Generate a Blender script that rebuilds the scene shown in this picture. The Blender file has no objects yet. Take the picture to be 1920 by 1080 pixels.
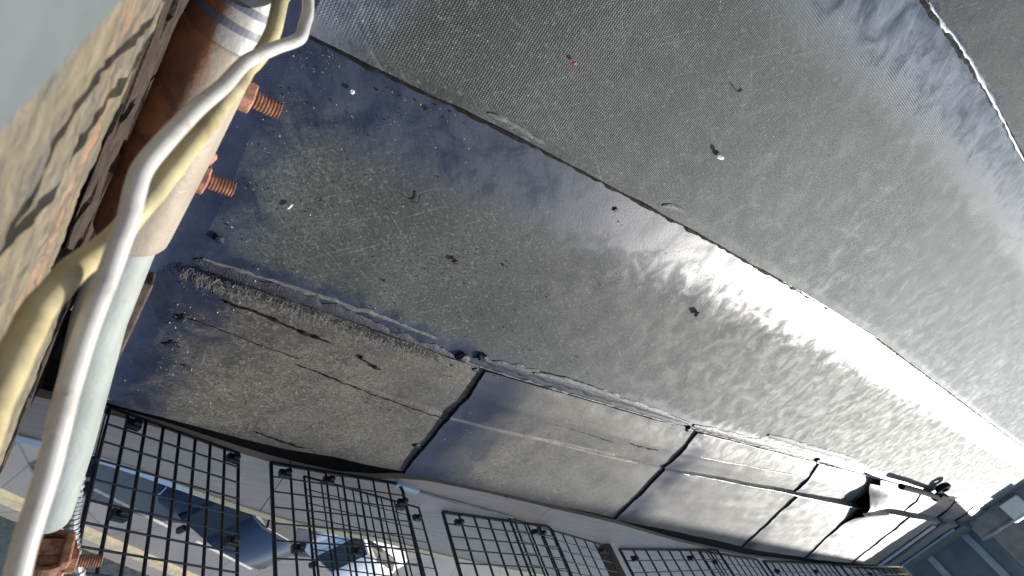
import bpy, bmesh, math, random
import numpy as np
from mathutils import Vector, Matrix, noise
random.seed(7)
C = bpy.context.scene
col = C.collection
rad = math.radians

# ------------------------------------------------------------------ camera, sky, sun
# world frame: +X away from the wall along the felt seams, -Y to the street, Z up
RC = np.array([[0.7341065, 0.28377226, 0.61689622],
               [0.5810367, -0.73265928, -0.3544104],
               [0.3514029, 0.61861432, -0.70273204]])   # columns: image right, image down, view
CAM = np.array([0.0, 0.0, 1.0])
FPX = 1000.0
cd = bpy.data.cameras.new("camera")
cam = bpy.data.objects.new("camera", cd)
col.objects.link(cam)
cd.sensor_width = 36.0
cd.lens = 36.0 * FPX / 1920.0
cd.clip_start = 0.01
cd.clip_end = 2000.0
cd.dof.use_dof = True
cd.dof.focus_distance = 1.35
cd.dof.aperture_fstop = 9.0
m = Matrix.Identity(4)
for i in range(3):
    m[i][0] = RC[i, 0]
    m[i][1] = -RC[i, 1]
    m[i][2] = -RC[i, 2]
    m[i][3] = CAM[i]
cam.matrix_world = m
C.camera = cam

SUN_EL, SUN_AZ = rad(21.0), rad(-7.2)
w = bpy.data.worlds.new("World")
C.world = w
w.use_nodes = True
nt = w.node_tree
nt.nodes.clear()
wo = nt.nodes.new("ShaderNodeOutputWorld")
bg = nt.nodes.new("ShaderNodeBackground")
sky = nt.nodes.new("ShaderNodeTexSky")
sky.sky_type = 'NISHITA'
sky.sun_disc = False
sky.sun_elevation = SUN_EL
sky.sun_rotation = math.pi / 2 - SUN_AZ
sky.air_density = 1.0
sky.dust_density = 1.0
bg.inputs["Strength"].default_value = 0.12
nt.links.new(sky.outputs[0], bg.inputs[0])
nt.links.new(bg.outputs[0], wo.inputs[0])
sd = bpy.data.lights.new("sun", 'SUN')
sun = bpy.data.objects.new("sun", sd)
col.objects.link(sun)
sd.energy = 4.0
sd.angle = rad(0.5)
sd.color = (1.0, 0.965, 0.905)
sdir = Vector((math.cos(SUN_EL) * math.cos(SUN_AZ), math.cos(SUN_EL) * math.sin(SUN_AZ), math.sin(SUN_EL)))
sun.rotation_euler = sdir.to_track_quat('Z', 'Y').to_euler()
sun.location = (6, 0, 6)
C.view_settings.view_transform = 'Standard'
C.view_settings.look = 'None'
C.view_settings.exposure = 0.80
C.view_settings.gamma = 1.0
C.view_settings.use_curve_mapping = False

# ------------------------------------------------------------------ helpers
def ray(x, y):
    return RC @ np.array([(x - 960) / FPX, (y - 540) / FPX, 1.0])
def P(x, y, z=0.0):                     # where the sight line of a photo point meets the level z
    r = ray(x, y)
    return CAM + r * ((z - 1.0) / r[2])
def D(x, y, depth):                     # the point at a measured depth on that sight line
    return CAM + ray(x, y) * depth
def link(o, parent=None):
    col.objects.link(o)
    if parent is not None:
        o.parent = parent
    return o
def thing(name, label, cat, loc=(0, 0, 0), group=None):
    o = bpy.data.objects.new(name, None)
    o.empty_display_size = 0.05
    o.location = loc
    o['label'] = label
    o['category'] = cat
    if group:
        o['group'] = group
    return link(o)
def tag(o, label, cat, group=None):
    o['label'] = label
    o['category'] = cat
    if group:
        o['group'] = group
    return o
def obj(name, verts, faces, mat, parent=None, smooth=False, uvs=None, kind=None):
    me = bpy.data.meshes.new(name)
    off = Vector(parent_origin(parent))
    me.from_pydata([Vector(v) - off for v in verts], [], faces)
    if uvs is not None:
        uvl = me.uv_layers.new(name="UVMap")
        idx = np.empty(len(me.loops), dtype=np.int32)
        me.loops.foreach_get("vertex_index", idx)
        uvl.data.foreach_set("uv", np.asarray(uvs, dtype=np.float32)[idx].ravel())
    if mat:
        me.materials.append(mat)
    if smooth:
        me.polygons.foreach_set("use_smooth", [True] * len(me.polygons))
    me.update()
    o = bpy.data.objects.new(name, me)
    if kind:
        o['kind'] = kind
    return link(o, parent)
def parent_origin(p):
    v = Vector((0, 0, 0))
    while p is not None:
        v += Vector(p.location)
        p = p.parent
    return v
class MB:
    def __init__(s):
        s.v, s.f = [], []
    def add(s, vs, fs):
        b = len(s.v)
        s.v += [tuple(v) for v in vs]
        s.f += [tuple(i + b for i in f) for f in fs]
        return s
    def box(s, c, size, rot=None, bevel=0.0):
        c = Vector(c)
        hx, hy, hz = [k / 2 for k in size]
        if bevel <= 0:
            vs = [Vector((sx * hx, sy * hy, sz * hz)) for sx in (-1, 1) for sy in (-1, 1) for sz in (-1, 1)]
            fs = [(0, 1, 3, 2), (4, 6, 7, 5), (0, 4, 5, 1), (2, 3, 7, 6), (0, 2, 6, 4), (1, 5, 7, 3)]
        else:
            bm = bmesh.new()
            bmesh.ops.create_cube(bm, size=1.0)
            for v in bm.verts:
                v.co = Vector((v.co.x * 2 * hx, v.co.y * 2 * hy, v.co.z * 2 * hz))
            bmesh.ops.bevel(bm, geom=bm.edges[:], offset=bevel, segments=2, affect='EDGES', profile=0.5)
            bm.verts.index_update()
            vs = [v.co.copy() for v in bm.verts]
            fs = [tuple(v.index for v in f.verts) for f in bm.faces]
            bm.free()
        if rot is not None:
            vs = [rot @ v for v in vs]
        return s.add([v + c for v in vs], fs)
    def tube(s, pts, r, n=10, caps=True):
        pts = [Vector(p) for p in pts]
        rs = r if hasattr(r, '__len__') else [r] * len(pts)
        vs, fs = [], []
        up = None
        for i, p in enumerate(pts):
            t = (pts[min(i + 1, len(pts) - 1)] - pts[max(i - 1, 0)])
            t = t.normalized() if t.length > 1e-9 else Vector((0, 1, 0))
            if up is None:
                a = Vector((0, 0, 1)) if abs(t.z) < 0.9 else Vector((1, 0, 0))
                up = (a - t * a.dot(t)).normalized()
            else:
                up = (up - t * up.dot(t)).normalized()
            b = t.cross(up)
            for k in range(n):
                a = 2 * math.pi * k / n
                vs.append(p + (up * math.cos(a) + b * math.sin(a)) * rs[i])
        for i in range(len(pts) - 1):
            for k in range(n):
                k2 = (k + 1) % n
                fs.append((i * n + k, i * n + k2, (i + 1) * n + k2, (i + 1) * n + k))
        if caps:
            fs.append(tuple(range(n - 1, -1, -1)))
            fs.append(tuple(range((len(pts) - 1) * n, len(pts) * n)))
        return s.add(vs, fs)
    def build(s, name, mat, parent=None, smooth=False, kind=None):
        return obj(name, s.v, s.f, mat, parent, smooth, kind=kind)
def smooth_by_angle(o, ang=40):
    me = o.data
    me.polygons.foreach_set("use_smooth", [True] * len(me.polygons))
    bm = bmesh.new()
    bm.from_mesh(me)
    for e in bm.edges:
        if len(e.link_faces) == 2 and e.calc_face_angle(0) > rad(ang):
            e.smooth = False
    bm.to_mesh(me)
    bm.free()
    return o
def spline(pts, n=8):
    pts = [np.array(p, float) for p in pts]
    out = []
    ext = [2 * pts[0] - pts[1]] + pts + [2 * pts[-1] - pts[-2]]
    for i in range(1, len(ext) - 2):
        p0, p1, p2, p3 = ext[i - 1:i + 3]
        for k in range(n):
            t = k / n
            out.append(0.5 * (2 * p1 + (p2 - p0) * t + (2 * p0 - 5 * p1 + 4 * p2 - p3) * t * t + (3 * p1 - p0 - 3 * p2 + p3) * t ** 3))
    out.append(pts[-1])
    return out
def nz(x, y, z=0.0, s=1.0):
    return noise.noise(Vector((x * s, y * s, z * s)))
def fbm(x, y, z=0.0, s=1.0, o=4):
    return noise.fractal(Vector((x * s, y * s, z * s)), 0.7, 2.1, o)
def line(pairs):
    xs = np.array([p[0] for p in pairs]); ys = np.array([p[1] for p in pairs])
    def f(x):
        return float(np.interp(x, xs, ys))
    def g(x):                           # a little rounding of the corners
        return 0.25 * f(x - 0.12) + 0.5 * f(x) + 0.25 * f(x + 0.12)
    return g
def sheet(name, xs, ts, fn, mat, parent, thick=0.004, uvfn=None, lip=None):
    """grid fn(x,t)->point, with a skirt so that the sheet has an edge"""
    nx, nt_ = len(xs), len(ts)
    vs, uv = [], []
    for x in xs:
        for t in ts:
            p = fn(x, t)
            vs.append(p)
            uv.append(uvfn(x, t, p) if uvfn else (p[0], p[1]))
    fs = [(i * nt_ + j, (i + 1) * nt_ + j, (i + 1) * nt_ + j + 1, i * nt_ + j + 1) for i in range(nx - 1) for j in range(nt_ - 1)]
    ring = [i * nt_ for i in range(nx)] + [(nx - 1) * nt_ + j for j in range(1, nt_)] + \
           [i * nt_ + nt_ - 1 for i in range(nx - 2, -1, -1)] + [j for j in range(nt_ - 2, 0, -1)]
    b = len(vs)
    for r in ring:
        p = vs[r]
        vs.append((p[0], p[1], p[2] - thick))
        uv.append(uv[r])
    n = len(ring)
    fs += [(ring[k], b + k, b + (k + 1) % n, ring[(k + 1) % n]) for k in range(n)]
    # orient upward
    a, bb, c = (Vector(vs[q]) for q in fs[0][:3])
    if (bb - a).cross(c - a).z < 0:
        fs = [tuple(reversed(f)) for f in fs]
    o = obj(name, vs, fs, mat, parent, uvs=uv)
    if lip:
        o.data.materials.append(lip[1])
        for i in range(nx - 1):
            for j in range(nt_ - 1):
                if ts[j] >= lip[0]:
                    o.data.polygons[i * (nt_ - 1) + j].material_index = 1
        for k in range(n):
            if ring[k] % nt_ == nt_ - 1 and ring[(k + 1) % n] % nt_ == nt_ - 1:
                o.data.polygons[(nx - 1) * (nt_ - 1) + k].material_index = 1
    smooth_by_angle(o, 45)
    return o
def xspace(a, b, near=0.02, grow=0.02):
    xs = [a]
    while xs[-1] < b:
        xs.append(xs[-1] + near + grow * max(0, xs[-1]))
    xs[-1] = b
    return xs

# ------------------------------------------------------------------ materials
class NB:
    """small node builder"""
    def __init__(s, name):
        s.m = bpy.data.materials.new(name)
        s.m.use_nodes = True
        s.t = s.m.node_tree
        s.b = s.t.nodes["Principled BSDF"]
        s.pos = s.t.nodes.new("ShaderNodeNewGeometry").outputs["Position"]
        s.uv = None
    def val(s, sock, v):
        if isinstance(v, (int, float)):
            sock.default_value = v
        elif isinstance(v, tuple):
            sock.default_value = v if len(v) == len(sock.default_value) else (*v, 1)
        else:
            s.t.links.new(v, sock)
    def math(s, op, a, b=0.0, c=None, clamp=False):
        n = s.t.nodes.new("ShaderNodeMath")
        n.operation = op
        n.use_clamp = clamp
        s.val(n.inputs[0], a)
        s.val(n.inputs[1], b)
        if c is not None:
            s.val(n.inputs[2], c)
        return n.outputs[0]
    def mapped(s, scale, rot=(0, 0, 0), src=None):
        n = s.t.nodes.new("ShaderNodeMapping")
        n.inputs["Rotation"].default_value = rot
        n.inputs["Scale"].default_value = scale if isinstance(scale, tuple) else (scale,) * 3
        # rotate first, then stretch
        r = s.t.nodes.new("ShaderNodeMapping")
        r.inputs["Rotation"].default_value = rot
        n.inputs["Rotation"].default_value = (0, 0, 0)
        s.t.links.new(src or s.pos, r.inputs[0])
        s.t.links.new(r.outputs[0], n.inputs[0])
        return n.outputs[0]
    def noise(s, scale, detail=4, rough=0.6, rot=(0, 0, 0), dist=0.0, src=None):
        n = s.t.nodes.new("ShaderNodeTexNoise")
        n.inputs["Scale"].default_value = 1.0
        n.inputs["Detail"].default_value = detail
        n.inputs["Roughness"].default_value = rough
        n.inputs["Distortion"].default_value = dist
        s.t.links.new(s.mapped(scale, rot, src), n.inputs["Vector"])
        return n.outputs["Fac"]
    def voro(s, scale, feature='F1', src=None):
        n = s.t.nodes.new("ShaderNodeTexVoronoi")
        n.feature = feature
        n.inputs["Scale"].default_value = 1.0
        s.t.links.new(s.mapped(scale, (0, 0, 0), src), n.inputs["Vector"])
        return n.outputs["Distance"]
    def ramp(s, v, a, b, lo=0.0, hi=1.0, smooth=True):
        n = s.t.nodes.new("ShaderNodeMapRange")
        n.interpolation_type = 'SMOOTHSTEP' if smooth else 'LINEAR'
        n.clamp = True
        s.val(n.inputs[0], v)
        for k, q in zip((1, 2, 3, 4), (a, b, lo, hi)):
            s.val(n.inputs[k], q)
        return n.outputs[0]
    def mix(s, f, a, b):
        n = s.t.nodes.new("ShaderNodeMix")
        n.data_type = 'RGBA'
        s.val(n.inputs[0], f)
        s.val(n.inputs[6], a)
        s.val(n.inputs[7], b)
        return n.outputs[2]
    def mixf(s, f, a, b):
        n = s.t.nodes.new("ShaderNodeMix")
        s.val(n.inputs[0], f)
        s.val(n.inputs[2], a)
        s.val(n.inputs[3], b)
        return n.outputs[0]
    def xyz(s, src=None):
        n = s.t.nodes.new("ShaderNodeSeparateXYZ")
        s.t.links.new(src or s.pos, n.inputs[0])
        return n.outputs
    def uvxy(s):
        n = s.t.nodes.new("ShaderNodeUVMap")
        return s.xyz(n.outputs[0])
    def bump(s, h, dist=0.002, strength=1.0, prev=None):
        n = s.t.nodes.new("ShaderNodeBump")
        n.inputs["Strength"].default_value = strength
        n.inputs["Distance"].default_value = dist
        s.val(n.inputs["Height"], h)
        if prev is not None:
            s.t.links.new(prev, n.inputs["Normal"])
        return n.outputs[0]
    def out(s, color=None, rough=None, normal=None, metal=None, spec=None, **kw):
        if color is not None: s.val(s.b.inputs["Base Color"], color)
        if rough is not None: s.val(s.b.inputs["Roughness"], rough)
        if metal is not None: s.val(s.b.inputs["Metallic"], metal)
        if spec is not None: s.val(s.b.inputs["Specular IOR Level"], spec)
        if normal is not None: s.t.links.new(normal, s.b.inputs["Normal"])
        for k, v in kw.items():
            s.val(s.b.inputs[k.replace('_', ' ')], v)
        return s.m

def felt_mat(name, base, dust, navy, weave=0.0, weave_pitch=0.0095, weave_rot=0.6, band_top=0.0, band_bot=0.0,
             start_w=0.0, dust_amt=0.5, rough_m=0.74, rough_b=0.36, spec=0.34, sky_film_c=(0.085, 0.115, 0.165), sky_film_k=0.5, sheen=0.15, blot_k=0.6, mspec=1.0):
    """weathered bitumen felt. UV holds (distance from upper seam, distance from lower seam); for edge sheets (distance from joint, -)"""
    n = NB(name)
    u = n.uvxy()
    big = n.noise(2.2, 5, 0.62, dist=0.4)
    mid = n.noise(14.0, 5, 0.65, dist=0.6)
    fine = n.noise(160.0, 4, 0.7)
    str1 = n.noise((9.0, 110.0, 40.0), 5, 0.65, (0, 0, 0.9), 0.5)
    str2 = n.noise((70.0, 8.0, 40.0), 5, 0.65, (0, 0, 0.35), 0.5)
    streak = n.math('MULTIPLY', n.ramp(str1, 0.42, 0.68), n.ramp(str2, 0.35, 0.7))
    d = n.math('ADD', n.ramp(big, 0.3, 0.7, 0, 0.55), n.ramp(mid, 0.35, 0.7, 0, 0.45))
    d = n.math('MULTIPLY', d, dust_amt * 1.5, clamp=True)
    d = n.math('ADD', d, n.math('MULTIPLY', streak, 0.55 * dust_amt), clamp=True)
    patch = n.ramp(n.noise(1.1, 6, 0.6, dist=0.8), 0.36, 0.62)
    d = n.math('MULTIPLY', d, n.mixf(patch, 0.45, 1.15), clamp=True)
    c = n.mix(d, base, dust)
    sc1 = n.ramp(n.noise((5.0, 330.0, 60.0), 4, 0.6, (0, 0, 0.55), 0.3), 0.61, 0.69)
    sc2 = n.ramp(n.noise((5.0, 290.0, 60.0), 4, 0.6, (0, 0, -0.75), 0.3), 0.615, 0.69)
    sc3 = n.ramp(n.noise((8.0, 360.0, 60.0), 4, 0.6, (0, 0, 1.45), 0.3), 0.63, 0.70)
    sc = n.math('MULTIPLY', n.math('MAXIMUM', n.math('MAXIMUM', sc1, sc2), sc3), n.ramp(n.noise(5.0, 3), 0.40, 0.58, 0.15, 0.9))
    c = n.mix(sc, c, tuple(1.7 * k for k in dust))
    blot = n.math('MULTIPLY', n.ramp(n.noise((22, 30, 26), 6, 0.75, dist=1.2), 0.54, 0.68), blot_k)
    c = n.mix(blot, c, tuple(k * 0.55 for k in base))
    c = n.mix(n.ramp(fine, 0.42, 0.62, 0.0, 0.65), c, tuple(k * 0.4 for k in base))
    fine2 = n.noise((95, 120, 90), 3, 0.6, dist=0.8)
    c = n.mix(n.ramp(fine2, 0.55, 0.68, 0.0, 0.55), c, tuple(k * 1.35 for k in dust))
    # clean, smooth bitumen along laps
    ragged = n.math('MULTIPLY', n.math('SUBTRACT', n.math('ADD', n.math('MULTIPLY', mid, 0.8), n.math('MULTIPLY', str1, 0.35)), 0.575), 0.18)
    mask = None
    def add(a, b):
        return b if a is None else n.math('MAXIMUM', a, b)
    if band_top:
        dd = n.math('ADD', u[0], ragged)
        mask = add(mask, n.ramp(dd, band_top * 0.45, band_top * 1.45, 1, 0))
    if band_bot:
        dd = n.math('ADD', u[1], n.math('MULTIPLY', ragged, 0.7))
        mask = add(mask, n.ramp(dd, band_bot * 0.5, band_bot * 1.3, 0.9, 0))
    if start_w:
        dd = n.math('ADD', u[0], n.math('MULTIPLY', n.math('SUBTRACT', big, 0.5), 0.5))
        mask = add(mask, n.ramp(dd, start_w * 0.3, start_w * 1.2, 1, 0))
    # bitumen flooded over the felt where it meets the wall
    dw = n.math('ADD', n.xyz()[0], n.math('MULTIPLY', n.math('SUBTRACT', n.math('ADD', n.math('MULTIPLY', big, 0.6), n.math('MULTIPLY', mid, 0.4)), 0.5), 0.45))
    mask = add(mask, n.ramp(dw, 0.16, 0.34, 0.95, 0))
    sky_film = n.math('MULTIPLY', n.math('ADD', n.ramp(mid, 0.25, 0.80), n.ramp(str1, 0.4, 0.8, 0, .4)), sky_film_k, clamp=True)
    nav = n.mix(sky_film, navy, sky_film_c)  # bluish film puts the reflected sky into the lap colour
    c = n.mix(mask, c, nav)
    pale = n.voro(48.0)
    speck = n.math('MULTIPLY', n.ramp(pale, 0.09, 0.05, 0, 1), n.ramp(n.noise(7.0, 2), 0.52, 0.62))
    c = n.mix(speck, c, (0.42, 0.40, 0.34))
    r = n.mixf(mask, n.ramp(mid, 0.3, 0.7, rough_m - 0.05, rough_m + 0.1), n.ramp(mid, 0.3, 0.7, rough_b - 0.05, rough_b + 0.12))
    h = n.math('ADD', n.math('MULTIPLY', fine, 0.45), n.math('MULTIPLY', n.noise(90.0, 5, 0.75), 0.22))
    h = n.math('ADD', h, n.math('MULTIPLY', n.noise((14.0, 150.0, 60.0), 5, 0.65, (0, 0, 0.55), 0.4), 0.14))
    h = n.math('ADD', h, n.math('MULTIPLY', n.noise((14.0, 170.0, 60.0), 5, 0.65, (0, 0, -0.7), 0.4), 0.11))
    if weave > 0:
        p = n.xyz(n.mapped(2 * math.pi / weave_pitch, (0, 0, weave_rot)))
        dots = n.math('MULTIPLY', n.math('SINE', p[0]), n.math('SINE', p[1]))
        dots = n.math('POWER', n.math('MAXIMUM', dots, 0.0), 0.7)
        wear = n.math('MULTIPLY', n.ramp(big, 0.25, 0.6, 0.35, 1.0), n.math('SUBTRACT', 1.0, n.math('MULTIPLY', mask, 0.6)))
        wear = n.math('MULTIPLY', wear, n.ramp(u[1], 0.012, 0.05))
        wear = n.math('MULTIPLY', wear, n.ramp(mid, 0.25, 0.5, 0.4, 1.0))
        dots = n.math('MULTIPLY', dots, wear)
        h = n.math('ADD', n.math('MULTIPLY', h, 0.6), n.math('MULTIPLY', dots, weave))
        c = n.mix(n.math('MULTIPLY', dots, 0.5 if weave > .5 else 0.15), c, dust)
    h = n.math('MULTIPLY', h, n.mixf(mask, 1.0, 0.6))
    nm = n.bump(h, 0.0022)
    n.val(n.b.inputs['Sheen Roughness'], 0.45)
    n.val(n.b.inputs['Sheen Tint'], (0.93, 1.0, 0.97))
    return n.out(c, r, nm, spec=n.mixf(mask, spec, spec * mspec), Sheen_Weight=n.mixf(mask, sheen, sheen * 0.1))

BASE = (0.017, 0.0195, 0.022)
DUST = (0.122, 0.127, 0.115)
NAVY = (0.009, 0.015, 0.038)  # lap bitumen, made bluer to carry the reflected sky
M = {}
M['felt_main'] = felt_mat('felt_main', BASE, DUST, NAVY, weave=0.05, weave_pitch=0.0075, band_top=0.17, band_bot=0.07, rough_b=0.41, sky_film_k=0.28, mspec=0.85)
M['felt_upper'] = felt_mat('felt_upper', BASE, DUST, NAVY, weave=0.75, weave_pitch=0.0080, weave_rot=0.75, band_top=0.19, dust_amt=0.6, sky_film_c=(0.20, 0.235, 0.285), sky_film_k=0.9, sheen=0.55)
M['felt_far'] = felt_mat('felt_far', (0.022, 0.022, 0.026), (0.085, 0.085, 0.085), NAVY, band_top=0.0, band_bot=0.01, dust_amt=0.4)
EB, ED = (0.040, 0.035, 0.029), (0.160, 0.145, 0.120)
M['felt_edge'] = felt_mat('felt_edge', EB, ED, NAVY, weave=0.10, weave_pitch=0.007, weave_rot=0.2, start_w=0.34, sky_film_k=0.12, mspec=0.35, sheen=0.10, blot_k=0.8, dust_amt=0.65, rough_m=0.62, rough_b=0.50, spec=0.30)

def simple(name, color, rough=0.6, metal=0.0, var=0.25, scale=30.0, bump=0.3, dist=0.001, spec=0.5):
    n = NB(name)
    a = n.noise(scale, 5, 0.65)
    c = n.mix(n.ramp(a, 0.3, 0.75), tuple(k * (1 - var) for k in color), tuple(min(1, k * (1 + var)) for k in color))
    r = n.ramp(n.noise(scale * 1.7, 3), 0.3, 0.7, max(0.03, rough - 0.08), min(1, rough + 0.08))
    nm = n.bump(n.noise(scale * 6, 4), dist, bump)
    return n.out(c, r, nm, metal, spec)
M['bitumen'] = simple('bitumen', (0.010, 0.014, 0.030), 0.5, var=0.5, scale=60, bump=0.8, dist=0.003, spec=0.3)
M['bitumen_dull'] = simple('bitumen_dull', (0.007, 0.007, 0.009), 0.8, var=0.5, scale=60, bump=0.8, dist=0.003, spec=0.15)
M['pale_smear'] = simple('pale_smear', (0.11, 0.112, 0.11), 0.7, var=0.5, scale=70, bump=1.0)
M['deck'] = simple('deck', (0.03, 0.028, 0.026), 0.9)
M['black_plastic'] = simple('black_plastic', (0.015, 0.018, 0.024), 0.38, var=0.3, scale=40, bump=0.2)
M['brown_wood'] = simple('brown_wood', (0.075, 0.05, 0.036), 0.8, var=0.5, scale=40, bump=1.0)
M['dark_rubber'] = simple('dark_rubber', (0.02, 0.02, 0.022), 0.5)
def white_mat():
    n = NB('white_cable')
    d = n.ramp(n.noise((60, 14, 60), 6, 0.7), 0.5, 0.72)
    sp = n.ramp(n.noise(150, 3), 0.68, 0.74)
    c = n.mix(n.math('MULTIPLY', d, 0.6), (0.48, 0.465, 0.45), (0.25, 0.22, 0.18))
    c = n.mix(n.math('MULTIPLY', sp, 0.7), c, (0.10, 0.085, 0.07))
    return n.out(c, n.mixf(d, 0.32, 0.55), n.bump(n.noise(40, 4), 0.001, 0.4))
M['white_cable'] = white_mat()
M['grey_box'] = simple('grey_box', (0.115, 0.135, 0.142), 0.5, var=0.10, scale=16, bump=0.1)
M['chip_white'] = simple('chip_white', (0.75, 0.73, 0.68), 0.7, var=0.1)
M['chip_tan'] = simple('chip_tan', (0.40, 0.33, 0.21), 0.8, var=0.4)
M['chip_brown'] = simple('chip_brown', (0.16, 0.11, 0.08), 0.8, var=0.4)
M['chip_red'] = simple('chip_red', (0.5, 0.08, 0.05), 0.6)
M['shadow_black'] = NB('shadow_black').out((0.006, 0.008, 0.012), 0.95, spec=0.05)
M['tar_lid'] = NB('tar_lid').out((0.02, 0.028, 0.036), 0.9, spec=0.05)
M['twig'] = simple('twig', (0.035, 0.03, 0.027), 0.85)
M['worn_glint'] = simple('worn_glint', (0.42, 0.43, 0.42), 0.35, var=0.3, scale=40)  # pale tone for ridge highlights and worn seam edges
M['fray'] = simple('fray', (0.13, 0.122, 0.105), 0.7, var=0.5, scale=80)

def yellow_mat():
    n = NB('yellow_cable')
    a = n.noise(26, 5, 0.6, dist=0.5)
    dirt = n.ramp(n.noise((40, 9, 40), 5), 0.42, 0.66)
    c = n.mix(n.ramp(a, 0.3, 0.7), (0.36, 0.30, 0.16), (0.50, 0.44, 0.26))
    c = n.mix(n.math('MULTIPLY', dirt, 0.45), c, (0.17, 0.14, 0.09))
    return n.out(c, 0.5, n.bump(n.noise(120, 4), 0.001, 0.4))
M['yellow_cable'] = yellow_mat()

def pipe_mat(name, paint, paint2, rust_side):
    """galvanised / painted tube with rust on the side that faces the wall"""
    n = NB(name)
    x = n.xyz()[0]
    nn = n.t.nodes.new("ShaderNodeNewGeometry").outputs["Normal"]
    nx = n.xyz(nn)[0]
    a = n.noise(20, 6, 0.7, dist=0.8)
    b = n.noise((30, 6, 30), 5, 0.65)
    c = n.mix(n.ramp(b, 0.3, 0.7), paint, paint2)
    rust = n.mix(n.ramp(a, 0.3, 0.7), (0.13, 0.050, 0.026), (0.40, 0.155, 0.06))
    f = n.math('SUBTRACT', n.math('MULTIPLY', n.math('SUBTRACT', a, 0.5), 1.3), n.math('MULTIPLY', nx, 1.0))
    f = n.ramp(f, rust_side - 0.22, rust_side + 0.22)
    spots = n.math('MULTIPLY', n.ramp(n.noise(55, 4), 0.66, 0.74), 0.6)
    f = n.math('MAXIMUM', f, spots)
    c = n.mix(f, c, rust)
    return n.out(c, n.mixf(f, 0.42, 0.8), n.bump(n.math('ADD', a, n.noise(140, 4)), 0.0012, 0.6), spec=0.5)
M['pipe_pale'] = pipe_mat('pipe_pale', (0.235, 0.255, 0.24), (0.32, 0.34, 0.325), 1.1)
M['pipe_top'] = pipe_mat('pipe_top', (0.27, 0.265, 0.245), (0.37, 0.36, 0.34), 0.28)
M['sleeve'] = pipe_mat('sleeve', (0.27, 0.22, 0.165), (0.35, 0.31, 0.255), 0.12)
M['rust'] = simple('rust', (0.20, 0.085, 0.05), 0.75, var=0.45, scale=70, bump=0.8)
M['rust_pale'] = simple('rust_pale', (0.33, 0.155, 0.10), 0.75, var=0.5, scale=90, bump=0.8)
M['shadow_ring'] = simple('shadow_ring', (0.10, 0.11, 0.14), 0.5, var=0.2)

def wz_(x_, y_):
    r = ray(x_, y_)
    return 1 + r[2] * (-0.05 / (r[0] + math.tan(rad(5.5)) * r[2]))
ZS0 = np.mean([wz_(*q) for q in ((240, 70), (200, 130), (165, 240), (140, 320))]) - .035
print('streak', ZS0)
def stone_mat():
    n = NB('rough_render')
    s1 = n.noise((60, 19, 62), 6, 0.72, (0.25, 0, 0), 1.2)
    s2 = n.noise((130, 48, 140), 5, 0.75, (0.15, 0, 0), 0.6)
    big = n.noise(9, 4, 0.6)
    c = n.mix(n.ramp(s1, 0.3, 0.7), (0.085, 0.082, 0.08), (0.235, 0.195, 0.125))
    c = n.mix(n.ramp(s2, 0.48, 0.75, 0, 0.8), c, (0.29, 0.25, 0.19))
    c = n.mix(n.ramp(s2, 0.45, 0.28, 0, 0.75), c, (0.06, 0.05, 0.055))
    c = n.mix(n.ramp(big, 0.55, 0.7, 0, 0.45), c, (0.20, 0.20, 0.21))
    z = n.xyz()[2]
    zz = n.math('ADD', z, n.math('MULTIPLY', n.math('SUBTRACT', n.noise((10, 14, 24), 5), 0.5), 0.10))
    st = n.math('MULTIPLY', n.ramp(zz, ZS0, ZS0 + .02), n.ramp(zz, ZS0 + .06, ZS0 + .035))
    c = n.mix(n.math('MULTIPLY', st, n.ramp(s1, 0.40, 0.66, 0.0, 0.62)), c, (0.38, 0.19, 0.11))
    h = n.math('ADD', s1, n.math('MULTIPLY', s2, 0.6))
    return n.out(c, 0.9, n.bump(h, 0.006, 0.9), spec=0.2)
M['render'] = stone_mat()
M['brick'] = simple('brick', (0.040, 0.024, 0.016), 0.9, var=0.6, scale=45, bump=1.0, dist=0.004)  # darkened base carries the shade of the recess
M['mortar'] = simple('mortar', (0.12, 0.095, 0.075), 0.95, var=0.4, scale=50, bump=1.0, dist=0.004)

def board_mat():
    n = NB('weathered_board')
    g = n.noise((5, 90, 60), 6, 0.65, (0, 0, 0.14), 0.5)
    k = n.noise(6, 4)
    c = n.mix(n.ramp(g, 0.3, 0.75), (0.50, 0.405, 0.325), (0.64, 0.53, 0.435))
    c = n.mix(n.ramp(k, 0.5, 0.7, 0, 0.5), c, (0.52, 0.46, 0.41))
    c = n.mix(n.ramp(n.noise(16, 5), 0.66, 0.76, 0, 0.6), c, (0.07, 0.06, 0.05))
    return n.out(c, 0.75, n.bump(g, 0.002, 0.5))
M['board'] = board_mat()
def rim_mat():
    n = NB('rim_light_tint')
    x = n.xyz()[0]
    a = n.noise(30, 5)
    c = n.mix(n.ramp(n.math('ADD', x, n.math('MULTIPLY', a, 0.1)), 0.42, 0.6), (0.62, 0.76, 0.84), (0.80, 0.66, 0.36))  # sky-blue catch, then sunlit yellow, put into the rim colour
    return n.out(c, 0.4, n.bump(a, 0.001, 0.4))
M['rim'] = rim_mat()
def asphalt_mat(name, a, b):
    n = NB(name)
    big = n.noise(0.5, 5, 0.6)
    f = n.noise(40, 3, 0.7)
    crack = n.ramp(n.voro(0.45, 'DISTANCE_TO_EDGE'), 0.012, 0.004)
    c = n.mix(n.ramp(big, 0.3, 0.7), a, b)
    c = n.mix(n.ramp(f, 0.35, 0.7, 0, 0.35), c, tuple(k * 0.5 for k in a))
    c = n.mix(n.math('MULTIPLY', crack, 0.5), c, tuple(k * 0.4 for k in a))
    return n.out(c, 0.85, n.bump(f, 0.004, 0.6))
M['asphalt'] = asphalt_mat('asphalt', (0.17, 0.165, 0.165), (0.225, 0.215, 0.21))
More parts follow.
